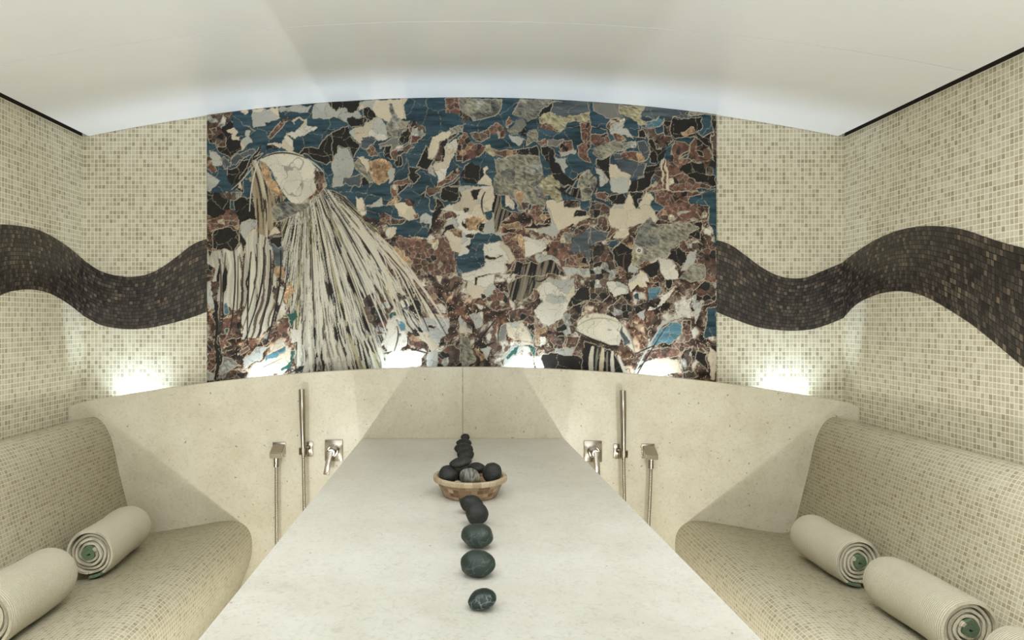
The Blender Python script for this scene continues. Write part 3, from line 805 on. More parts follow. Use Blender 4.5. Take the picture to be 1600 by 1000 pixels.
# stone kinds: B banded blue, S slate, K black, W white, C cream, L pale grey, G grey, R rust, N brown, O olive grey,
# Y yellow olive, T tan, E dark green, U bright blue, V veil streaks, Q upright strands, F tentacle fan, P shell stripes, M broken mosaic
PIECES = """
Z B 300,140 1140,140 1140,330 300,330
Z M 300,330 1140,330 1140,620 300,620
A N 20,140 325,110 320,170 240,250 180,280 215,380 210,480 140,490 90,460 20,460
A W 200,160 245,180 240,240 180,230
A N 60,290 120,290 130,370 80,360
A K 200,280 320,200 330,280 300,360 390,440 400,540 270,610 160,550 140,490 210,480 215,380 190,300
A C 255,300 340,280 370,330 330,370 390,390 370,440 280,430 275,390 320,350 260,330
A C 460,310 510,320 490,380 515,440 440,490 400,555 380,470 430,420 470,390 450,350
A C 540,90 810,60 860,170 720,215 670,205 690,260 560,290 540,240 530,200
A C 410,110 480,90 490,120 440,160
A L 820,75 1170,30 1150,110 1080,125 930,95 860,100
A L 1210,30 1380,0 1429,40 1429,170 1220,165
A K 1370,10 1429,-10 1429,60
A R 890,190 950,190 990,210 930,230 870,320 730,415 710,390 830,260
A W 990,210 1070,160 1120,200 1150,190 1140,260 1250,280 1130,360 1000,380 930,360 1080,270 1110,220 1060,180 1020,230
A W 930,370 990,400 985,460 1000,510 970,530 870,510 690,490 700,465 880,470
A K 680,500 750,485 830,520 700,540
A K 1030,570 1100,510 1200,490 1280,510 1429,360 1429,640 1350,690 1260,660 1150,610
A S 270,620 420,560 530,510 520,600 430,610 330,700 290,690
A S 200,590 250,620 300,710 240,740 190,660
A K 260,740 330,730 420,630 500,640 510,660 430,790 400,870 300,940 275,880
A K 520,560 600,480 610,520 540,610 600,580 640,560 480,740 420,1000 300,960 400,860 440,760 500,660
A L 60,550 130,560 190,620 180,690 90,700 60,600
A R 20,600 80,610 60,660 130,740 120,770 20,740
A L 25,800 80,790 170,850 150,910 60,990 20,990
A W 370,930 420,890 415,970 360,960
B K 0,60 305,40 270,160 210,170 170,150 90,130 60,170 0,130
B L 0,140 60,170 120,125 210,170 270,150 310,210 250,240 150,300 60,240 0,230
B C 305,65 850,20 800,100 820,240 740,290 650,330 560,260 480,240 400,140 330,140 290,150
B O 605,80 650,80 720,240 780,290 860,250 850,340 760,390 700,470 600,470 580,400 620,310 660,250 620,150
B K 340,140 400,140 470,235 420,300 370,270 330,220
B K 160,230 220,220 260,240 350,230 370,270 350,380 260,370 190,370 150,330
B W 370,310 480,240 550,270 590,340 590,470 520,480 330,480 280,540 160,430 230,390 350,380
B K 0,420 150,360 165,440 200,500 270,540 270,620 230,680 160,570 60,570 70,640 0,710
B L 70,580 150,580 220,690 210,870 100,1000 0,1000 0,710
B S 290,500 480,470 460,560 350,600 290,560
B G 500,520 720,470 760,380 860,340 720,500 720,580 660,640 630,550 550,550 500,580
B R 860,300 920,260 960,300 890,420 850,550 830,530 880,400
B N 920,270 1040,410 960,510 860,560 890,420 960,310
B K 720,500 870,350 880,420 830,540 760,560
B R 360,610 440,570 490,630 490,670 400,660
B K 550,560 630,555 650,700 630,720 545,670
B N 660,640 840,560 900,590 800,650 700,730 650,720
B W 700,580 770,565 760,600 700,610
B C 270,680 400,700 430,780 400,870 330,750
B O 220,760 280,710 380,850 460,930 400,960 300,880
B T 420,720 520,700 660,760 620,900 500,980 430,920
B L 640,790 690,800 690,920 630,960 620,850
B K 680,740 770,680 785,750 720,775
B K 880,790 980,790 910,870 980,890 960,930 880,1000 830,900
B S 110,920 320,900 300,1000 110,990
B K 300,940 340,900 400,970 330,1000
B R 680,980 830,920 850,1000 680,1000
B R 1220,20 1429,20 1429,190 1340,215 1250,200 1240,130
B C 1130,470 1290,370 1300,430 1200,520 1150,690 1070,700 1070,600
B O 1290,340 1429,330 1429,420 1300,420
B N 1200,520 1300,430 1380,440 1250,530 1240,700 1180,750 1150,700
B W 1250,530 1380,490 1400,560 1310,720 1240,900 1160,950 1150,780 1240,720
B R 1400,480 1429,460 1429,700 1360,700
B K 1010,600 1060,530 1070,700 1150,720 1040,820 950,770
B L 1060,810 1130,760 1140,880 1070,850
B R 1170,950 1400,770 1429,860 1300,960 1180,1000
B K 1300,1000 1429,900 1429,1000
C O 0,20 445,20 430,200 400,235 130,260 60,200 0,200
C N 0,150 60,200 130,260 0,300
C O 660,30 1010,30 980,130 910,180 890,240 760,290 680,230 590,190
C K 1010,45 1060,45 1000,170 900,240 740,320 740,450 670,440 690,370 760,290 890,240 920,140
C S 1020,60 1429,50 1429,215 1180,230 1000,180
C Y 890,240 990,185 1180,235 1429,210 1429,280 1200,290 1110,390 960,320 880,300
C R 870,320 960,290 1110,360 1090,390 960,370
C G 610,310 680,235 750,310 690,380 640,430 560,370
C O 510,340 640,400 660,450 560,430 510,380
C R 500,280 550,220 610,280 560,320 500,340
C R 300,380 410,290 480,360 480,450 400,470 380,400 280,430
C N 100,440 300,380 300,470 200,520
C R 0,430 60,430 110,510 270,590 270,650 120,700 0,720
C R 340,590 480,610 640,600 640,650 480,680 380,640
C Y 260,570 310,560 390,660 360,680 280,620
C L 530,430 600,460 720,470 640,560 570,510
C O 770,370 870,360 860,490 820,500 740,560 740,480
C K 620,600 740,590 850,540 870,640 870,690 720,670 640,650
C R 850,490 960,480 980,550 900,560
C G 980,500 1120,490 1090,600 980,570
C R 1110,500 1230,510 1260,610 1180,630 1110,580
C R 1310,300 1429,280 1429,760 1310,690 1300,580 1380,540 1330,410
C L 1110,610 1280,620 1270,650 1140,660
C K 880,570 960,570 1060,620 1060,720 1180,750 1190,790 1130,850 1220,920 1429,830 1260,930 1220,1000 1110,980 990,860 1000,760 900,630
C L 1070,690 1200,690 1200,780 1150,850 1130,770 1070,740
C O 380,700 480,690 640,650 720,670 870,690 900,800 930,860 900,1000 370,1000 380,900 430,850
C K 40,770 110,720 180,760 270,850 160,980 60,970 0,900
C C 240,790 280,790 290,850 350,920 360,1000 170,970 270,860
C Y 900,900 1000,870 1090,980 1080,1000 890,1000
C O 1310,900 1429,840 1429,1000 1280,1000
D G 50,-10 330,10 330,110 390,170 200,200 100,160 50,100
D Y 330,20 590,40 640,110 590,170 650,240 620,260 430,180 330,110
D S 600,40 840,60 1120,90 1080,190 980,190 860,170 720,180 620,140
D U 640,220 720,180 820,210 800,260 650,270
D O 1120,100 1429,120 1429,170 1280,170 1110,170
D B 0,270 190,310 190,430 110,420 90,350 0,350
D R 180,270 260,190 380,180 430,210 230,250 230,330
D L 240,260 400,220 370,290 480,370 490,395 400,370 230,370
D R 250,380 370,375 420,410 290,440
D B 370,300 430,210 620,260 640,300 560,390 480,370
D R 0,350 60,350 200,360 230,450 60,480 0,430
D O 50,490 280,440 540,430 540,480 300,570 100,610 60,560
D R 340,590 420,540 560,540 620,670 560,680 470,640
D T 540,560 590,560 620,660 560,680
D S 550,430 640,440 650,600 620,660 580,540
D K 60,640 250,590 240,690 240,890 190,830 60,700
D S 260,590 350,580 430,640 550,680 640,700 620,840 490,860 440,800 370,760 340,680
D C 220,700 320,685 370,760 470,810 470,900 480,920 440,1000 280,1000 240,880
D K 570,320 640,300 640,410 570,400
D N 620,290 720,280 740,350 900,330 920,430 860,500 720,520 660,400
D K 660,420 720,420 730,520 860,510 800,670 660,680 650,570
D K 640,720 800,680 740,780 680,920 600,1000 440,1000 470,900 620,850
D N 820,200 930,200 960,300 900,380 820,360
D K 930,190 1250,190 1250,280 1200,340 1280,400 1370,330 1360,480 1380,600 1340,500 1180,390 1050,400 950,420 900,340
D T 1030,340 1180,290 1180,360 1050,390
D R 930,440 1100,480 1090,560 1030,640 940,640
D R 1100,500 1180,400 1320,460 1370,600 1290,680 1080,660 1100,560
D R 900,640 1100,640 1180,690 1000,730 1080,800 1200,890 900,830 760,900 740,780 800,690
D K 1030,600 1110,540 1100,580 1040,620
D K 1160,540 1260,540 1270,600 1210,600
D K 1010,730 1110,680 1310,690 1300,800 1429,800 1429,940 1340,940 1200,890 1080,800
D N 1370,170 1429,170 1429,700 1390,740 1370,500
D N 1290,660 1390,620 1400,800 1300,800
D R 640,970 740,880 900,830 1050,800 1180,850 1200,900 1340,930 1350,990 640,1000
D C 810,640 850,610 830,1000 820,1000 820,760
D C 860,610 900,760 890,900 910,1000 870,1000 870,800
D O 0,790 60,830 90,920 60,1000 0,1000
D L 60,740 130,750 200,850 140,920 100,860
E K 15,-20 180,0 200,70 290,100 290,190 200,240 90,280 15,260
E N 180,0 400,0 390,70 290,100 200,70
E K 320,100 400,40 520,50 550,160 570,300 430,350 390,420 370,300 340,190
E R 90,290 170,240 210,250 240,200 340,200 390,350 370,430 310,400 250,390 180,440 60,450 15,330
E K 90,460 190,430 250,400 350,440 360,560 320,650 190,640 80,620
E K 390,420 430,440 440,560 410,690 430,920 410,900 380,700 360,560
E L 420,350 560,300 610,380 520,430 470,490 440,560 400,460
E Q 30,640 330,650 380,600 410,720 430,1000 30,1000
E R 15,800 100,830 100,1000 15,1000
E Q 440,560 480,470 620,400 700,540 740,850 800,1000 430,1000
E S 700,550 850,460 880,700 900,860 800,840 740,760
E K 720,550 840,480 860,600 800,620 730,600
E C 700,440 800,400 840,450 720,520 690,530
E N 840,440 910,470 930,640 900,860 870,640
E N 960,640 1010,620 1010,760 950,740
E T 790,840 920,850 920,960 860,1000 780,960
Z F 438,335 470,315 490,300 505,290 540,308 560,330 590,365 615,420 640,470 672,515 650,525 600,490 607,580 465,580 458,520 448,460 441,400
Z V 392,258 402,250 412,270 425,295 436,318 436,345 418,375 404,362 396,320 391,285
Z V 412,252 424,268 434,292 446,312 440,320 428,300 416,275
Z O 424,330 440,320 455,316 484,312 482,326 462,336 442,344 427,347
Z R 478,308 492,298 503,290 508,296 496,306 484,316
F C 250,100 300,110 360,200 350,280 280,290 260,210
F L 380,210 460,190 540,130 560,240 440,290 390,280
F R 640,0 720,0 700,90 740,150 660,230 600,250 590,220 660,140
F K 730,0 870,0 780,50 710,90
F N 1040,10 1240,0 1190,70 1100,110 1040,100
F K 980,130 1040,90 1020,280 990,250
F B 370,220 660,230 1090,120 1110,300 1180,330 1040,570 700,570 540,390 380,330
F C 660,220 780,200 870,220 930,320 890,380 850,410 770,340 670,260
F R 510,370 560,310 680,350 820,390 800,440 720,450 570,430
F R 880,330 960,310 970,350 910,390
F N 780,150 910,170 920,260 860,220 780,210
F L 980,350 1060,310 1110,380 1100,460 1060,480 1060,420 990,410
F W 570,530 620,470 710,480 700,550 640,590 580,570
F K 1180,90 1240,230 1180,330 1120,470 1040,560 1100,380 1160,200
F K 1210,80 1240,10 1429,20 1429,110 1380,170 1240,170
F R 1220,310 1310,290 1390,320 1300,360 1210,410 1200,370
F W 1200,250 1429,180 1429,500 1360,500 1280,460 1220,470 1300,390 1400,340 1310,290
F K 1250,470 1340,440 1370,500 1230,560 1190,570
F C 1230,550 1290,520 1380,580 1429,580 1429,740 1330,710 1300,640
F R 690,570 880,580 1130,600 1230,590 1300,650 1370,760 1360,960 1300,1000 900,1000 800,800
F N 480,650 690,570 800,800 900,1000 560,1000
F T 640,700 700,690 880,850 870,900 720,790
F O 700,800 900,1000 760,1000
F B 1370,780 1429,750 1429,1000 1370,990
F W 1030,580 1110,540 1130,590 1040,600
G W 0,0 370,0 380,500 600,560 720,560 1000,600 880,740 720,780 500,900 500,1000 0,1000
G B 250,290 370,270 360,340 320,410 270,370
G B 220,520 440,560 480,620 250,640 250,900 0,960 0,770 100,740 150,560
G K 110,50 230,20 200,100 230,140 140,140
G K 0,60 30,100 0,160
G K 20,250 100,240 100,290 40,310
G K 50,570 170,540 150,600 80,600
G K 60,670 160,650 100,720
G K 0,400 80,450 60,490 0,450
G K 250,800 400,800 480,770 480,790 380,830 250,830
G T 30,380 150,340 250,390 200,520 80,500
G R 190,440 230,450 220,500 190,490
G K 210,440 280,430 270,510 220,500
G C 190,100 340,20 340,120 270,220 190,180
G O 360,0 900,0 960,180 920,260 760,190 690,270 620,270 600,180 540,130 480,120 400,120
G T 590,70 720,90 700,180 660,230 600,150
G W 480,110 580,180 590,270 500,230
G P 360,100 430,120 470,250 600,300 480,400 430,520 370,550 380,250
G N 670,200 770,190 740,270 680,290
G R 780,210 860,200 920,290 870,380 820,380 770,300
G R 820,400 900,320 980,320 900,420 850,450
G K 700,480 780,460 820,400 850,450 980,420 960,460 870,500 720,500
G T 480,440 640,410 680,490 520,490
G R 460,560 540,530 630,540 700,760 760,840 600,850 550,700 470,600
G T 640,560 720,580 710,780 650,650
G C 960,180 1250,170 1429,360 1250,440 1050,560 990,560 740,510 860,500 980,460 980,350
G K 1260,280 1400,270 1390,340 1280,360
G Y 890,0 1130,0 1140,150 1080,210 980,130 900,100
G O 1320,0 1429,0 1429,150 1340,150
G K 1100,0 1200,0 1180,100
G P 1200,90 1240,0 1310,0 1340,150
G N 1150,180 1300,160 1290,240 1150,270
G R 720,780 950,720 1000,600 1150,500 1429,430 1429,880 1330,900 1200,1000 500,1000 600,850
G O 1140,560 1290,480 1250,600 1140,640
G S 1290,560 1429,470 1429,880 1340,760 1200,720
G L 850,760 1000,760 1130,900 1000,850 860,830
G R 1110,700 1180,740 1320,900 1170,880
G P 600,860 1000,830 1150,950 1160,1000 560,1000
G L 1150,900 1429,930 1429,1000 1180,1000
H K 210,50 400,0 440,90 430,150 340,140 280,110
H R 60,0 240,0 210,60 230,100 90,80
H N 0,80 250,150 220,290 0,300
H C 230,200 300,110 430,150 470,0 520,50 510,130 570,200 590,130 640,0 700,80 690,130 770,270 800,290 740,370 600,350 540,360 400,390 250,380 210,320
H K 460,0 620,0 600,50 560,60 590,150 540,190 520,110
H B 1180,-30 1429,-30 1429,620 1380,610 1390,500 1370,420 1330,330 1340,170
H R 690,0 1290,0 1120,60 1130,140 1340,150 1330,250 1320,320 1150,320 960,340 820,330 770,270 840,150 740,100
H C 970,240 1120,200 1050,240 980,270
H K 1140,340 1250,330 1250,430 1220,540 1100,500 1110,450 1230,430
H N 100,300 200,310 210,400 150,450 80,380
H S 0,380 110,440 220,440 190,560 0,590
H R 240,380 310,400 220,540 190,520
H C 300,430 400,400 440,470 370,530 280,510
H R 360,560 440,480 500,520 500,620 420,640
H B 210,580 280,550 340,530 360,580 280,670 220,640
H K 270,680 370,590 430,650 490,630 460,830 420,920 310,850 260,770
H O 460,720 520,540 560,400 700,280 770,380 1000,350 1100,340 1230,430 1100,460 1120,560 990,600 890,700 650,780 500,830
H Y 480,680 540,580 620,640 610,700 520,800 470,770
H N 1000,560 1060,540 1140,620 1210,560 1220,640 1080,690 1000,650
H K 890,710 1000,620 1090,690 1060,780 1000,850 950,790
H K 600,840 770,750 790,860 770,930 700,960 640,900
H W 780,730 910,730 970,900 1000,1000 880,1000 840,940 800,900
H L 440,860 520,820 590,840 540,900 440,910
H L 1000,900 1110,700 1200,640 1190,720 1150,800 1080,870
H O 1030,920 1080,870 1160,790 1280,800 1280,1000 1000,1000
H W 430,960 520,920 600,870 650,920 700,1000 420,1000
H R 280,850 400,920 420,1000 380,1000
H N 1210,570 1420,600 1429,1000 1280,1000 1280,800 1200,780
H N 0,600 190,610 270,720 260,840 330,1000 0,1000
I Q 15,0 440,0 440,200 330,300 180,200 100,160
I Q 440,0 700,0 760,60 750,380 560,560 360,560 390,300
I N 60,0 150,0 130,160 90,180
I K 80,170 120,180 110,380 160,470 110,620 170,680 160,850 110,990 90,980 130,780 90,620 130,480 80,380
I L 15,0 70,20 80,200 15,320
I R 130,380 250,330 380,400 370,540 220,600 280,640 180,680 140,600
I N 30,560 100,600 80,680 130,800 90,960 20,980 20,700
I R 20,700 80,690 130,760 100,860 30,880
I U 190,210 240,200 250,310 190,340
I E 200,480 250,470 230,530
I L 20,880 80,900 90,990 20,990
I O 170,760 260,750 350,860 260,900 160,980 150,880
I R 340,690 420,640 440,680 340,760
I L 360,800 560,660 640,640 560,780 380,900
I N 560,600 700,470 760,530 700,560 600,640
I R 700,480 790,380 850,390 860,600 760,680 800,580 720,540
I E 820,340 900,330 920,270 950,380 880,460
I W 430,900 640,740 740,580 800,640 880,690 880,830 800,930 410,990
I U 630,750 800,650 820,700 740,740 620,800
I E 760,880 870,810 880,720 920,720 910,780 860,870 770,910
I K 870,900 940,850 1000,830 1000,890
I W 870,480 970,490 980,620 880,640
I N 130,1000 150,940 280,910 420,930 400,1000
I T 850,0 900,60 850,160 830,220 800,100
I W 755,60 805,80 810,330 750,380
I N 700,40 750,50 740,320 700,330
J N 300,250 500,180 650,340 560,560 480,620 360,440
J N 650,200 800,210 700,300
J R 840,60 1000,120 1180,300 1170,420 980,400 1000,300 850,100
J W 1050,320 1130,290 1180,350 1150,400
J W 1080,20 1140,10 1120,90
J K 840,250 940,330 940,430 780,340
J W 560,560 640,360 700,430 780,520 800,700 700,800 520,800 530,680
J U 680,470 770,500 770,570 700,560
J U 670,570 710,580 690,630
J E 590,420 640,390 700,400 620,470
J R 800,600 1010,740 990,800 880,780 780,740
J W 530,860 600,800 980,790 960,860 900,960 550,990
J L 920,440 1190,440 1230,600 1100,700 1000,690 930,540
J K 990,530 1080,540 1070,570 990,570
J W 880,600 960,580 1100,720 1030,780
J N 1080,800 1240,740 1333,800 1333,990 1080,990
J L 1000,790 1080,770 1080,960 990,960
J S 720,330 800,300 790,350 730,350
J N 520,750 560,720 580,790 540,810
K W 0,0 160,0 150,60 60,60
K W 60,60 360,0 370,140 340,220 150,260 90,200
K K 135,20 175,20 170,110 145,110
K R 270,250 370,140 500,200 500,320 370,390 270,320
K K 220,220 270,200 280,240 230,260
K P 480,100 640,0 900,0 790,120 720,200 540,270 500,200
K R 750,140 790,160 800,260 760,280
K W 800,110 880,40 950,60 1060,40 1170,60 1160,230 1120,290 1110,400 1000,470 920,530 820,480 770,380 860,300 810,240
K L 900,210 1060,190 1120,270 960,300 880,270
K K 1180,150 1333,100 1333,260 1200,300 1140,240
K N 1000,470 1180,300 1333,280 1200,480 1210,560 1100,640 1000,560
K R 490,370 620,330 760,330 780,480 720,500 640,460 520,480
K W 460,480 640,470 700,560 750,700 600,690 470,620
K T 760,420 790,520 830,530 920,560 810,600 800,720 780,720
K E 680,520 760,620 760,700 720,600
K W 640,690 750,720 740,800 620,780
K L 440,840 560,700 640,780 600,850 430,990
K E 460,850 560,760 600,740 590,800 480,870
K E 680,740 790,740 800,860 770,860 740,790
K W 420,940 600,850 760,870 760,1000 430,1000
K W 820,620 880,620 870,720 810,720
K T 810,780 880,790 850,840
K W 790,860 870,860 860,1000 780,1000
K N 900,600 1080,640 1050,780 940,790
K N 1090,620 1220,650 1180,740 1090,790
K L 960,790 1180,760 1170,860 980,840
K K 870,850 1000,830 1200,840 1333,860 1333,1000 860,1000
K W 0,430 130,620 0,590
K W 150,310 240,350 200,400
K W 80,410 220,410 200,520 150,560
K O 0,630 110,680 140,900 0,990
K T 110,690 180,780 310,830 200,890
K C 210,760 310,740 300,860
K G 380,530 470,480 460,680 380,700
L N 0,0 200,0 210,120 130,220 0,200
L W 200,0 330,20 380,30 360,140 240,160
L C 370,0 580,0 590,60 500,70 480,30 400,110
L B 430,140 480,90 520,110 500,170 450,180
L U 600,80 740,60 730,150 610,180
L R 590,10 720,10 720,60 690,40 640,70 600,80
L W 770,110 870,60 740,240 600,270 640,220 700,250
L K 770,0 850,0 830,70 790,60
L K 460,220 560,190 560,270 480,310
L W 480,310 580,260 530,400 490,360
L R 570,290 660,270 700,370 590,480 560,400
L N 240,240 320,160 440,260 430,440 320,350 200,300
L L 690,450 760,380 850,370 720,440 690,500
L U 660,540 720,470 820,400 910,410 920,500 860,600 800,630 740,600 640,640 630,600
L R 940,370 1040,360 1030,470 1040,560 960,610 930,500
L W 870,200 1030,190 1040,340 900,340 870,260
L R 860,620 960,610 990,650 930,740 910,670
L N 920,750 1020,640 1060,900 930,890
L W 470,900 640,760 700,780 880,780 910,880 800,960 480,990
L R 480,750 600,700 760,650 920,680 920,730 780,780 600,780
L K 1100,700 1190,700 1200,900 1090,780
L N 1040,300 1130,260 1290,200 1290,0 1180,0 1040,100
L B 1190,280 1300,240 1300,580 1180,560 1200,440
L L 1060,210 1150,190 1120,300 1090,400
L C 1210,680 1290,700 1260,990 1230,980
L N 930,900 1060,900 1100,960 960,990
Z K 912,532 952,545 966,560 988,600 905,600
Z J 404,250 418,241 436,236 457,237 472,243 484,252 494,262 502,272 498,286 490,302 480,310 470,319 455,316 444,304 434,288 424,266 413,254
Z R 491,266 503,266 509,288 500,300 491,288
Z T 406,252 415,256 424,270 434,290 442,308 432,304 420,288 411,274
Z J 900,516 903,503 914,493 928,489 945,492 962,497 974,508 984,524 990,548 978,538 970,528 967,540 955,540 938,533 918,528 906,522
Z S 968,505 978,518 988,533 978,540 972,526
"""
MCOL = {'B': (54, 78, 88), 'S': (88, 96, 100), 'K': (42, 40, 37), 'W': (220, 214, 198), 'C': (219, 206, 180), 'L': (186, 186, 176), 'G': (126, 125, 117),
        'R': (110, 82, 70), 'N': (88, 75, 65), 'O': (142, 139, 122), 'Y': (172, 165, 132), 'T': (172, 142, 108), 'E': (50, 90, 80), 'U': (88, 126, 138),
        'V': (160, 145, 118), 'Q': (196, 190, 172), 'F': (202, 197, 180), 'F2': (160, 152, 136), 'P': (122, 112, 96), 'M': (120, 100, 82), 'J': (222, 216, 196)}
CELL = {'B': 34, 'S': 30, 'K': 30, 'W': 34, 'C': 46, 'L': 40, 'G': 26, 'R': 9, 'N': 10, 'O': 20, 'Y': 30, 'T': 18, 'E': 22, 'U': 14, 'M': 9, 'J': 26}
KIND = {k: i for i, k in enumerate(MCOL)}

YM = YB - 0.016
mxl, mxr = (323.5 - CX) / F * YM, (1119.5 - CX) / F * YM
NX, NY = 880, 500
MZ0 = 1.0
gx = np.linspace(mxl, mxr, NX)
ztop = np.array([ceil_z(x) - 0.0008 for x in gx])
gz = MZ0 + (ztop[None, :] - MZ0) * np.linspace(0, 1, NY)[:, None]
GX = np.repeat(gx[None, :], NY, 0)
pxs = CX + GX * F / YM
pys = CY - (gz - HC) * F / YM

def vnoise(x, y, scale, seed):
    """smooth lattice noise in -1..1"""
    r = np.random.default_rng(seed).uniform(-1, 1, (256, 256))
    u, v = x / scale, y / scale
    iu, iv = np.floor(u).astype(int), np.floor(v).astype(int)
    fu, fv = u - iu, v - iv
    fu = fu * fu * (3 - 2 * fu); fv = fv * fv * (3 - 2 * fv)
    a = r[iv & 255, iu & 255]; b = r[iv & 255, (iu + 1) & 255]; c = r[(iv + 1) & 255, iu & 255]; d = r[(iv + 1) & 255, (iu + 1) & 255]
    return (a * (1 - fu) + b * fu) * (1 - fv) + (c * (1 - fu) + d * fu) * fv
def fbm(x, y, scale, seed, oct=3):
    s = 0; a = 1; t = 0
    for i in range(oct):
        s = s + a * vnoise(x, y, scale / 2 ** i, seed + i); t += a; a *= 0.55
    return s / t

wx_ = pxs + 7.5 * fbm(pxs, pys, 20, 1, 5)
wy_ = pys + 7.5 * fbm(pxs, pys, 20, 9, 5)
wxj = pxs + 1.0 * fbm(pxs, pys, 12, 1, 3)
wyj = pys + 1.0 * fbm(pxs, pys, 12, 9, 3)
label_map = np.zeros((NY, NX), np.int32)
kind_map = np.zeros((NY, NX), np.int32)
NAMES = list(MCOL)
def inside(poly, X, Y):
    r = np.zeros(X.shape, bool)
    n = len(poly)
    for i in range(n):
        x0, y0 = poly[i]; x1, y1 = poly[(i + 1) % n]
        if y0 == y1: continue
        c = ((y0 > Y) != (y1 > Y)) & (X < (x1 - x0) * (Y - y0) / (y1 - y0) + x0)
        r ^= c
    return r
for li, line in enumerate(PIECES.strip().splitlines()):
    tk = line.split()
    ox, oy, sc_ = TILES[tk[0]]
    poly = [(ox + float(a.split(',')[0]) / sc_, oy + float(a.split(',')[1]) / sc_) for a in tk[2:]]
    fine = tk[1] in ('J',)
    X, Y_ = (wxj, wyj) if fine else (wx_, wy_)
    msk = inside(poly, X, Y_)
    label_map[msk] = li + 1
    kind_map[msk] = KIND[tk[1]]

def voronoi(cell, seed):
    """nearest-seed id and edge closeness for jittered lattice seeds"""
    r = np.random.default_rng(seed)
    jx = r.uniform(0.05, 0.95, (128, 128)); jy = r.uniform(0.05, 0.95, (128, 128))
    a_ = 3.0 + cell * 0.16
    u = (pxs + a_ * fbm(pxs, pys, 12 + cell * 0.2, seed + 3, 4)) / cell; v = (pys + a_ * fbm(pxs, pys, 12 + cell * 0.2, seed + 5, 4)) / cell
    iu, iv = np.floor(u).astype(int), np.floor(v).astype(int)
    d1 = np.full(u.shape, 9.0); d2 = np.full(u.shape, 9.0); idn = np.zeros(u.shape, int)
    for a in (-1, 0, 1):
        for b in (-1, 0, 1):
            cu, cv = iu + a, iv + b
            d = np.hypot(cu + jx[cv & 127, cu & 127] - u, cv + jy[cv & 127, cu & 127] - v)
            nid = (cu & 1023) * 1024 + (cv & 1023)
            closer = d < d1
            d2 = np.where(closer, d1, np.minimum(d2, d))
            idn = np.where(closer, nid, idn)
            d1 = np.where(closer, d, d1)
    return idn, (d2 - d1) * cell
colr = np.zeros((NY, NX, 3))
joint = np.zeros((NY, NX))
def hash01(a, s):
    h = (a.astype(np.int64) * 2654435761 + s * 97531) & 0xffffffff
    h = ((h >> 13) ^ h) * 1274126177 & 0xffffffff
    return ((h >> 7) & 0xffff) / 65535.0
lin = {k: np.array([s2l(c) for c in v]) for k, v in MCOL.items()}
big = fbm(pxs, pys, 60, 41, 2)
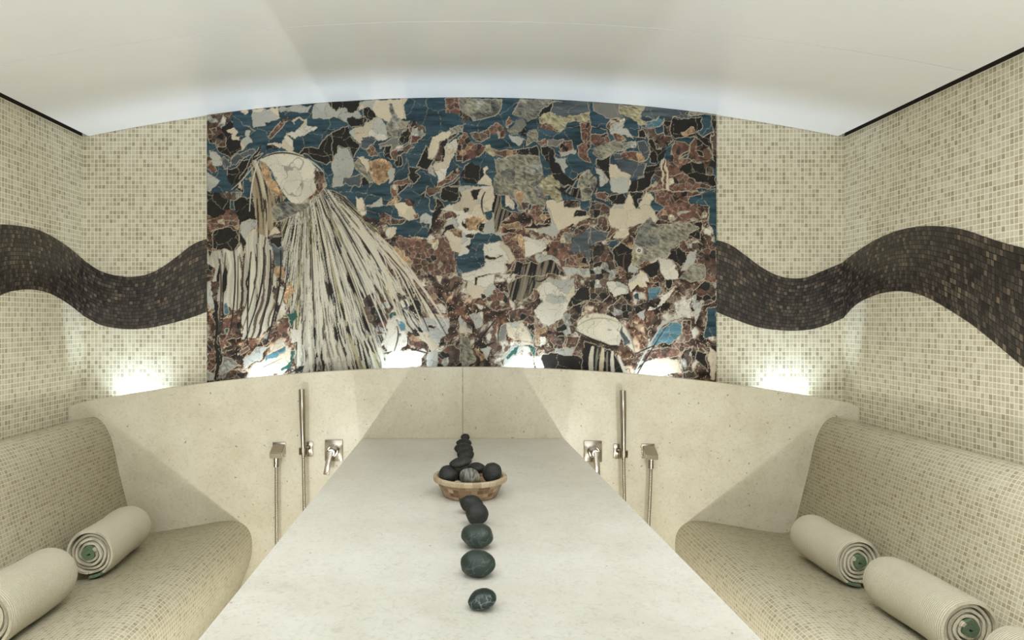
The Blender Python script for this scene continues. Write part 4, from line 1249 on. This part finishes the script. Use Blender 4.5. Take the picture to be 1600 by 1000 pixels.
for k in NAMES:
    m = kind_map == KIND[k]
    if not m.any(): continue
    base = np.ones((NY, NX, 3)) * lin[k]
    lum = np.ones((NY, NX))
    if k in CELL:
        vid, ed = voronoi(CELL[k], 100 + KIND[k])
        h = hash01(vid, KIND[k]); h2 = hash01(vid, KIND[k] + 31)
        if k == 'M':
            qx = pxs + 16 * fbm(pxs, pys, 34, 201, 4); qy = pys + 16 * fbm(pxs, pys, 34, 207, 4)
            tt = fbm(qx, qy, 15, 211, 5) + 0.35 * (h2 - 0.5)
            xs_ = np.array([-0.55, -0.25, -0.05, 0.12, 0.24, 0.36, 0.6])
            cs_ = np.array([[38, 33, 30], [66, 54, 46], [96, 76, 64], [124, 104, 90], [150, 138, 120], [196, 188, 170], [216, 210, 194]])
            for c_ in range(3):
                base[..., c_] = np.interp(tt, xs_, np.array([s2l(v_) for v_ in cs_[:, c_]]))
            rust = np.clip((fbm(qx, qy, 40, 221, 2) - 0.12) * 5, 0, 1)[..., None]
            base = base * (1 - rust) + base * np.array([1.10, 0.88, 0.74]) * rust
            crk = np.abs(fbm(qx, qy, 11, 231, 4))
            base[crk < 0.02] = lin['C'] * 0.85
            crk = np.abs(fbm(qx + 50, qy, 16, 241, 4))
            base[crk < 0.022] = lin['K']
        elif k == 'R':
            base[h > 0.86] = lin['N'] * 0.8; base[(h > 0.80) & (h <= 0.86)] = lin['T'] * 0.8; base[h < 0.08] = lin['K'] * 1.3; base[(h >= 0.08) & (h < 0.13)] = lin['C'] * 0.7
        elif k == 'N':
            base[h > 0.82] = lin['R'] * 0.8; base[h < 0.2] = lin['K'] * 1.2; base[(h >= 0.2) & (h < 0.28)] = lin['L'] * 0.7
        elif k == 'O':
            base[h > 0.8] = lin['G'] * 0.8; base[h < 0.1] = lin['L'] * 0.7
        elif k in ('W', 'C'):
            base[h > 0.75] = lin['C'] * 0.92; base[h < 0.12] = lin['L']
        lum *= 0.82 + 0.36 * h2 if k in 'RNOTM' else 0.92 + 0.16 * h2
        jw = {'R': 0.75, 'N': 0.75, 'M': 0.7, 'B': 0.7, 'K': 0.6, 'J': 0.8, 'U': 0.9}.get(k, 0.6)
        jn = np.clip(1.15 - ed / jw, 0, 1)
        if k in ('R', 'N'): jn = jn * (fbm(pxs, pys, 15, 300 + KIND[k], 2) > -0.05)
        if k == 'M': jn = jn * 0
        if k in ('W', 'C', 'J', 'L'): lum *= 1 - 0.40 * jn          # darker hairline joints in pale stone
        else: joint[m] = np.maximum(joint, jn * (0.75 if k in ('R', 'N', 'M') else 0.6))[m]
    ang = 0.25 * fbm(pxs, pys, 90, 51, 2)
    if k in 'BUS':
        st = fbm(pxs * 0.16 + 3 * ang, pys + 14 * ang, 5.0, 61, 4)
        lum *= np.clip(1 + (0.85 if k == 'B' else 0.6) * st, 0.35, 2.2)
    elif k == 'O' or k == 'Y':
        st = fbm((pxs * 0.6 + pys) * 0.35, (pys * 0.9 - pxs * 0.6) + 5 * fbm(pxs, pys, 18, 64, 2), 2.2, 63, 2) + 0.5 * fbm(pxs, pys, 4, 66, 2)
        lum *= np.clip(1 + 0.8 * st, 0.3, 1.6)
    elif k in 'RTN':
        lum *= np.clip(1 + 0.8 * fbm(pxs, pys, 5, 65, 3) + 0.55 * fbm(pxs, pys, 22, 68, 3), 0.25, 1.9)
        vein = np.abs(fbm(pxs, pys, 9, 67, 4)); lum = np.where(vein < 0.03, lum * 1.9, lum)
    elif k == 'K':
        lum *= 1 + 0.35 * fbm(pxs, pys, 5, 69, 3)
    elif k in 'VQ':
        xx = pxs + (0.0028 * (pys - 330) ** 2 * (pys < 330) if k == 'V' else 5 * fbm(pxs * 0.3, pys, 26, 71, 2) + np.where(pys > 470, (pys - 470) * 0.35 * (pxs > 372), 0))
        st = fbm(xx, pys * 0.07, 4.4 if k == 'Q' else 3.2, 73, 2)
        lum *= np.clip(1 + 0.7 * st, 0.2, 1.3)
        dk = st < (-0.40 if k == 'Q' else -0.22)
        base[dk] = lin['K'] * 1.5 if k == 'Q' else lin['N'] * 0.9
        st2 = fbm(xx + 40, pys * 0.05, 6, 75, 2)
        br = st2 > (0.38 if k == 'Q' else 0.2)
        base[br & ~dk] = lin['N'] * 1.4 if k == 'Q' else lin['C'] * 0.75
    elif k in ('F', 'F2'):
        fx, fy = (478, 252) if k == 'F' else (925, 470)
        dx, dy = pxs - fx, pys - fy
        th = np.arctan2(dx, dy) * (230 if k == 'F' else 60)
        rr = np.hypot(dx, dy)
        st = fbm(th + 2.4 * fbm(pxs, pys, 26, 77, 3), rr * 0.07 + 50, 2.3, 79, 2)
        spread = np.clip((th / 230) * 1.1, 0, 0.8)
        dk = st < 0.0 - 0.30 * (1 - spread) + 0.22 * fbm(pxs, pys, 30, 78, 2) + 0.16 * np.clip((370 - pys) / 60, 0, 1) * np.clip((pxs - 490) / 40, 0, 1)
        lum *= np.clip(1.02 + 0.45 * st, 0.5, 1.25)
        fine = fbm(th * 1.0 + 700 + 1.5 * fbm(pxs, pys, 20, 97, 2), rr * 0.06, 1.5, 93, 2)
        lum *= np.where(fine < -0.22, 0.42, 1.0) * (0.92 + 0.16 * vnoise(th + 40, rr * 0.02, 5, 95))
        pick = vnoise(th + 90, rr * 0.05, 9, 81)
        darkc = np.where((pick > 0.1)[..., None], lin['K'] * 1.6, np.where((pick > -0.4)[..., None], lin['N'] * 0.9, lin['O'] * 0.7))
        base = np.where(dk[..., None], darkc, base)
        warm = vnoise(th + 300, rr * 0.06, 7, 83) > 0.45
        base[warm & ~dk] = lin['Y'] * 1.1
    elif k == 'P':
        st = fbm((pxs + 0.25 * pys), pys * 0.08, 3.0, 85, 2)
        lum *= np.clip(1 + 1.1 * st, 0.3, 1.7)
        base[st < -0.15] = lin['K'] * 1.4
    else:
        lum *= 1 + 0.10 * fbm(pxs, pys, 14, 87, 3)
        if k == 'J':
            vein = np.abs(fbm(pxs, pys, 24, 189, 3)); lum = np.where(vein < 0.03, lum * 0.55, lum)
        if k in 'LW':
            vein = np.abs(fbm(pxs, pys, 26, 89, 4)); lum = np.where(vein < 0.022, lum * 0.66, lum)
    colr[m] = (base * lum[..., None])[m]

# light joints where two pieces meet (left out in places, as between like stones)
edge = np.zeros((NY, NX), bool)
for sx, sy in ((0, 1), (1, 0)):
    d = np.zeros((NY, NX), bool)
    if sx: d[:, 1:] = label_map[:, 1:] != label_map[:, :-1]
    else: d[1:, :] = label_map[1:, :] != label_map[:-1, :]
    edge |= d
strandy = np.isin(kind_map, [KIND['F'], KIND['Q'], KIND['V'], KIND['F2']])
keep = (fbm(pxs, pys, 26, 91, 2) > -0.22) & ~strandy
joint = np.maximum(joint, np.where(edge & keep, 0.85, 0))
# dark outline round the two jellyfish
jm = (kind_map == KIND['J'])
out = np.zeros_like(jm); out[:-3, :] = jm[:-3, :] ^ jm[3:, :]
out &= ~jm | True
jc = lin['C'] * 0.78
colr = colr * (1 - joint[..., None]) + jc * joint[..., None]

# long thin strands drawn over the stones: (x0,y0, x1,y1, x2,y2, half width, stone)
STRANDS = []
sr = random.Random(5)
for i in range(34):     # trailing tentacles right of the fan
    a = sr.uniform(0, 1)
    x0 = 545 + 60 * a + sr.uniform(-6, 6); y0 = 335 + 55 * a + sr.uniform(-8, 8)
    ln = sr.uniform(0.45, 1.0)
    x2 = x0 + (50 + 60 * a) * ln; y2 = y0 + (170 - 35 * a) * ln
    STRANDS.append((x0, y0, (x0 + x2) / 2 + 9, (y0 + y2) / 2 - 9, x2, y2, sr.uniform(0.6, 1.3), sr.choice('WWCCK')))
for i in range(60):
    a = sr.uniform(0, 1)
    x0 = 484 + 30 * a; y0 = 312 - 12 * a
    ang = 0.02 + 0.72 * a + sr.uniform(-0.05, 0.05)
    r0 = sr.uniform(5, 120); r1 = r0 + sr.uniform(70, 170)
    STRANDS.append((x0 + r0 * math.sin(ang), y0 + r0 * math.cos(ang), x0 + (r0 + r1) / 2 * math.sin(ang) + sr.uniform(-3, 3), y0 + (r0 + r1) / 2 * math.cos(ang), x0 + r1 * math.sin(ang * 0.95), y0 + r1 * math.cos(ang * 0.95), sr.uniform(0.5, 1.2), sr.choice('WWWCJK')))
for i in range(12):
    x0 = 345 + 9.5 * i + sr.uniform(-2, 2); y0 = 392 + sr.uniform(-10, 14)
    STRANDS.append((x0, y0, x0 + sr.uniform(-6, 8), y0 + 55, x0 - 4 + sr.uniform(-3, 6) - (i > 5) * 18, y0 + sr.uniform(100, 150), sr.uniform(0.8, 1.5), 'K' if i % 3 else 'N'))
STRANDS += [(926, 543, 921, 566, 925, 592, 3.6, 'W'), (942, 546, 940, 566, 938, 594, 3.4, 'C'), (957, 550, 955, 570, 960, 594, 2.8, 'W'), (966, 556, 974, 576, 984, 602, 2.2, 'W'), (934, 545, 932, 560, 931, 578, 1.6, 'O'), (949, 550, 948, 565, 949, 590, 1.4, 'O'), (404, 252, 392, 280, 390, 330, 0.9, 'W'), (402, 252, 384, 278, 362, 296, 0.8, 'L'), (410, 247, 440, 230, 480, 248, 1.1, 'K'), (480, 248, 494, 256, 505, 268, 1.2, 'L'),
            (985, 600, 1000, 560, 1036, 505, 1.2, 'L'), (987, 602, 1004, 566, 1040, 512, 0.9, 'K'), (992, 553, 1010, 545, 1022, 540, 1.0, 'K'), (1038, 504, 1050, 496, 1058, 498, 1.6, 'L'),
            (900, 517, 925, 532, 965, 544, 1.1, 'K'), (900, 512, 930, 484, 975, 508, 0.9, 'Y'), (975, 508, 988, 524, 992, 552, 0.9, 'O'),
            (758, 300, 748, 315, 756, 335, 1.2, 'K'), (868, 292, 880, 302, 898, 308, 1.4, 'K'), (935, 275, 936, 290, 924, 308, 1.0, 'K'), (920, 282, 932, 268, 937, 275, 0.9, 'K'),
            (740, 545, 750, 530, 774, 500, 1.3, 'K'), (742, 536, 752, 545, 772, 535, 1.4, 'K'), (778, 535, 778, 515, 783, 505, 0.9, 'K'),
            (616, 548, 626, 522, 620, 510, 1.2, 'N'), (634, 546, 640, 530, 636, 526, 0.9, 'K'), (636, 543, 655, 548, 668, 552, 1.2, 'K'),
            (600, 552, 606, 552, 612, 549, 0.8, 'K'), (408, 575, 420, 570, 440, 560, 0.5, 'K'),
            (837, 438, 846, 444, 858, 430, 1.0, 'K'), (797, 432, 806, 418, 826, 412, 1.0, 'K'), (978, 394, 966, 412, 990, 470, 0.9, 'R'),
            (335, 470, 342, 505, 336, 540, 2.2, 'K'), (336, 540, 346, 562, 336, 592, 2.6, 'K')]
for (x0, y0, x1, y1, x2, y2, hw, k) in STRANDS:
    ln = math.hypot(x2 - x0, y2 - y0)
    n = int(ln / 0.6) + 2
    for i in range(n + 1):
        t = i / n
        x = (1 - t) ** 2 * x0 + 2 * (1 - t) * t * x1 + t * t * x2; y = (1 - t) ** 2 * y0 + 2 * (1 - t) * t * y1 + t * t * y2
        w = hw * (0.55 + 0.45 * math.sin(PI * min(max(t, 0.08), 0.92)))
        ci = int((x - pxs[0, 0]) / (pxs[0, -1] - pxs[0, 0]) * (NX - 1))
        if not 4 <= ci < NX - 4: continue
        pyc = pys[:, ci]
        ri = int((pyc[0] - y) / (pyc[0] - pyc[-1]) * (NY - 1))
        if not 4 <= ri < NY - 4: continue
        sl = (slice(ri - 4, ri + 5), slice(ci - 4, ci + 5))
        d = np.hypot(pxs[sl] - x, pys[sl] - y)
        cov = np.clip(w + 0.45 - d, 0, 1)[..., None]
        colr[sl] = colr[sl] * (1 - cov) + lin[k] * cov
# eye of the fish
for r_, k in ((6.5, 'L'), (4.8, 'W'), (2.6, 'K'), (0.9, 'W')):
    d = np.hypot(pxs - 998.5, pys - 391.5); cov = np.clip(r_ - d + 0.5, 0, 1)[..., None]
    colr = colr * (1 - cov) + lin[k] * cov

colr = np.clip(colr * 0.76, 0.004, 0.9)
relief = -0.0007 * np.clip(joint, 0, 1) + 0.0004 * hash01(label_map, 7)
verts = np.stack([GX, YM - relief, gz], -1).reshape(-1, 3)
idx = np.arange(NX * NY).reshape(NY, NX)
faces = np.stack([idx[:-1, :-1], idx[:-1, 1:], idx[1:, 1:], idx[1:, :-1]], -1).reshape(-1, 4)
# side skirt back to the wall
ring = np.concatenate([idx[0, :], idx[1:, -1], idx[-1, -2::-1], idx[-2:0:-1, 0]])
rv = verts[ring].copy(); rv[:, 1] = YB - 0.0004
nr = len(ring); rid = NX * NY + np.arange(nr)
sk = np.stack([ring, rid, np.roll(rid, -1), np.roll(ring, -1)], -1)
verts = np.concatenate([verts, rv]); faces = np.concatenate([faces, sk])
me = bpy.data.meshes.new('stone_mosaic_picture')
me.vertices.add(len(verts)); me.vertices.foreach_set('co', verts.ravel().astype(np.float32))
me.loops.add(faces.size); me.loops.foreach_set('vertex_index', faces.ravel().astype(np.int32))
me.polygons.add(len(faces)); me.polygons.foreach_set('loop_start', (np.arange(len(faces)) * 4).astype(np.int32))
me.update(calc_edges=True)
ca = me.color_attributes.new('stone', 'FLOAT_COLOR', 'POINT')
cc = np.ones((len(verts), 4), np.float32); cc[:NX * NY, :3] = colr.reshape(-1, 3); cc[NX * NY:, :3] = 0.03
ca.data.foreach_set('color', cc.ravel())
mm, nt, bsd = new_mat('cut_stone_inlay')
at = N(nt, 'ShaderNodeVertexColor', layer_name='stone')
tcn = N(nt, 'ShaderNodeTexCoord')
gn = N(nt, 'ShaderNodeTexNoise'); gn.inputs['Scale'].default_value = 240; gn.inputs['Detail'].default_value = 4
nt.links.new(tcn.outputs['Object'], gn.inputs['Vector'])
nt.links.new(mix(nt, 0.5, at.outputs[0], ramp(nt, gn.outputs[0], [(0.3, (0.7, 0.7, 0.7, 1)), (0.7, (1.25, 1.25, 1.25, 1))]), 'MULTIPLY'), bsd.inputs['Base Color'])
bsd.inputs['Roughness'].default_value = 0.5; bsd.inputs['Specular IOR Level'].default_value = 0.15
me.materials.append(mm)
mural = bpy.data.objects.new('stone_mosaic_picture', me); link(mural)
tag(mural, 'large wall picture of cut coloured stones with jellyfish and fish', 'mosaic picture')

# ------------------------------------------------------------------ light
world = bpy.data.worlds.new('World'); scene.world = world; world.use_nodes = True
bg = world.node_tree.nodes['Background']
bg.inputs[0].default_value = (0.96, 0.985, 1.0, 1); bg.inputs[1].default_value = 1.05

def area(name, loc, direction, sx, sy, power, color, spread=PI):
    l = bpy.data.lights.new(name, 'AREA'); l.shape = 'RECTANGLE'; l.size = sx; l.size_y = sy; l.energy = power; l.color = color; l.spread = spread
    o = bpy.data.objects.new(name, l); o.location = loc
    o.rotation_euler = Vector(direction).to_track_quat('-Z', 'Y').to_euler()
    return link(o)
def spot(name, loc, target, power, color, angle, blend, size):
    l = bpy.data.lights.new(name, 'SPOT'); l.energy = power; l.color = color; l.spot_size = angle; l.spot_blend = blend; l.shadow_soft_size = size
    o = bpy.data.objects.new(name, l); o.location = loc
    o.rotation_euler = (Vector(target) - Vector(loc)).to_track_quat('-Z', 'Y').to_euler()
    return link(o)

WARM = (1.0, 0.985, 0.94); COOL = (0.70, 0.85, 1.0)
# soft fill added behind the viewer, as if from an open doorway
area('front_fill', (0.0, -0.75, 1.35), (0, 1, 0.05), 2.2, 1.6, 13, (0.97, 0.99, 1.0))
# recessed downlight over the near end of the slab
spot('downlight', (0.03, 0.55, 2.08), (0.03, 0.95, 0.83), 6, (0.76, 0.88, 1.0), math.radians(78), 0.9, 0.06)
# unseen upward fill added behind the viewer to brighten the vault
area('ceiling_fill', (0.02, -0.35, 0.95), (0, 0.12, 1), 1.6, 0.4, 40, (1.0, 0.985, 0.94))
# fill panels added out of view under the ceiling to brighten the benches
for sgn in (-1, 1):
    area('bench_fill', (XM + sgn * 0.55, 1.2, 2.05), (sgn * 0.55, 0.22, -1), 0.5, 0.9, 9.0, (0.98, 0.99, 1.0), 2.1)
# led strips at the toe of the slab's plinth and an added low spot in each aisle
for sgn in (-1, 1):
    xp = XM + sgn * 0.325
    d = Vector((sgn * 0.78, 0, 0.625)); xa = Vector((0, 1, 0)); za = -d; ya = za.cross(xa)
    area('plinth_strip', (xp, 1.35, 0.085), d, 2.45, 0.015, 8.5, WARM).rotation_euler = Matrix((xa, ya, za)).transposed().to_euler()
    # added spot without a fitting, hung in mid-air to cast the panel's shadow lines
    spot('added_aisle_spot', (XM + sgn * 0.705, 0.75, 0.385), (XM + sgn * 0.60, 2.6, 0.72), 33, WARM, math.radians(54), 1.0, 0.016)
# six uplights in the trough behind the marble panel
for px in (218, 424, 630, 824, 1022, 1224):
    x = (px - CX) / F * YB
    z = lip_z(x) - 0.12
    spot('uplight', (x, 2.650, z), (x, 2.676, z + 0.2), 12.0, COOL, math.radians(110), 1.0, 0.014)

# ------------------------------------------------------------------ camera
cam = bpy.data.cameras.new('Camera')
co = bpy.data.objects.new('Camera', cam); link(co)
co.location = (0, 0, HC); co.rotation_euler = (PI / 2, 0, 0)
cam.sensor_width = 36; cam.sensor_fit = 'HORIZONTAL'
cam.lens = F / 1600 * 36
cam.shift_x = (800 - CX) / 1600
cam.shift_y = (CY - 500) / 1600
cam.clip_start = 0.02
scene.camera = co

scene.view_settings.view_transform = 'Standard'
scene.view_settings.look = 'None'
scene.view_settings.exposure = -0.09
scene.view_settings.gamma = 1.0
scene.view_settings.use_curve_mapping = False
try:
    scene.cycles.use_denoising = True
    scene.cycles.max_bounces = 8
    scene.cycles.diffuse_bounces = 5
    scene.cycles.sample_clamp_indirect = 4
except Exception:
    pass
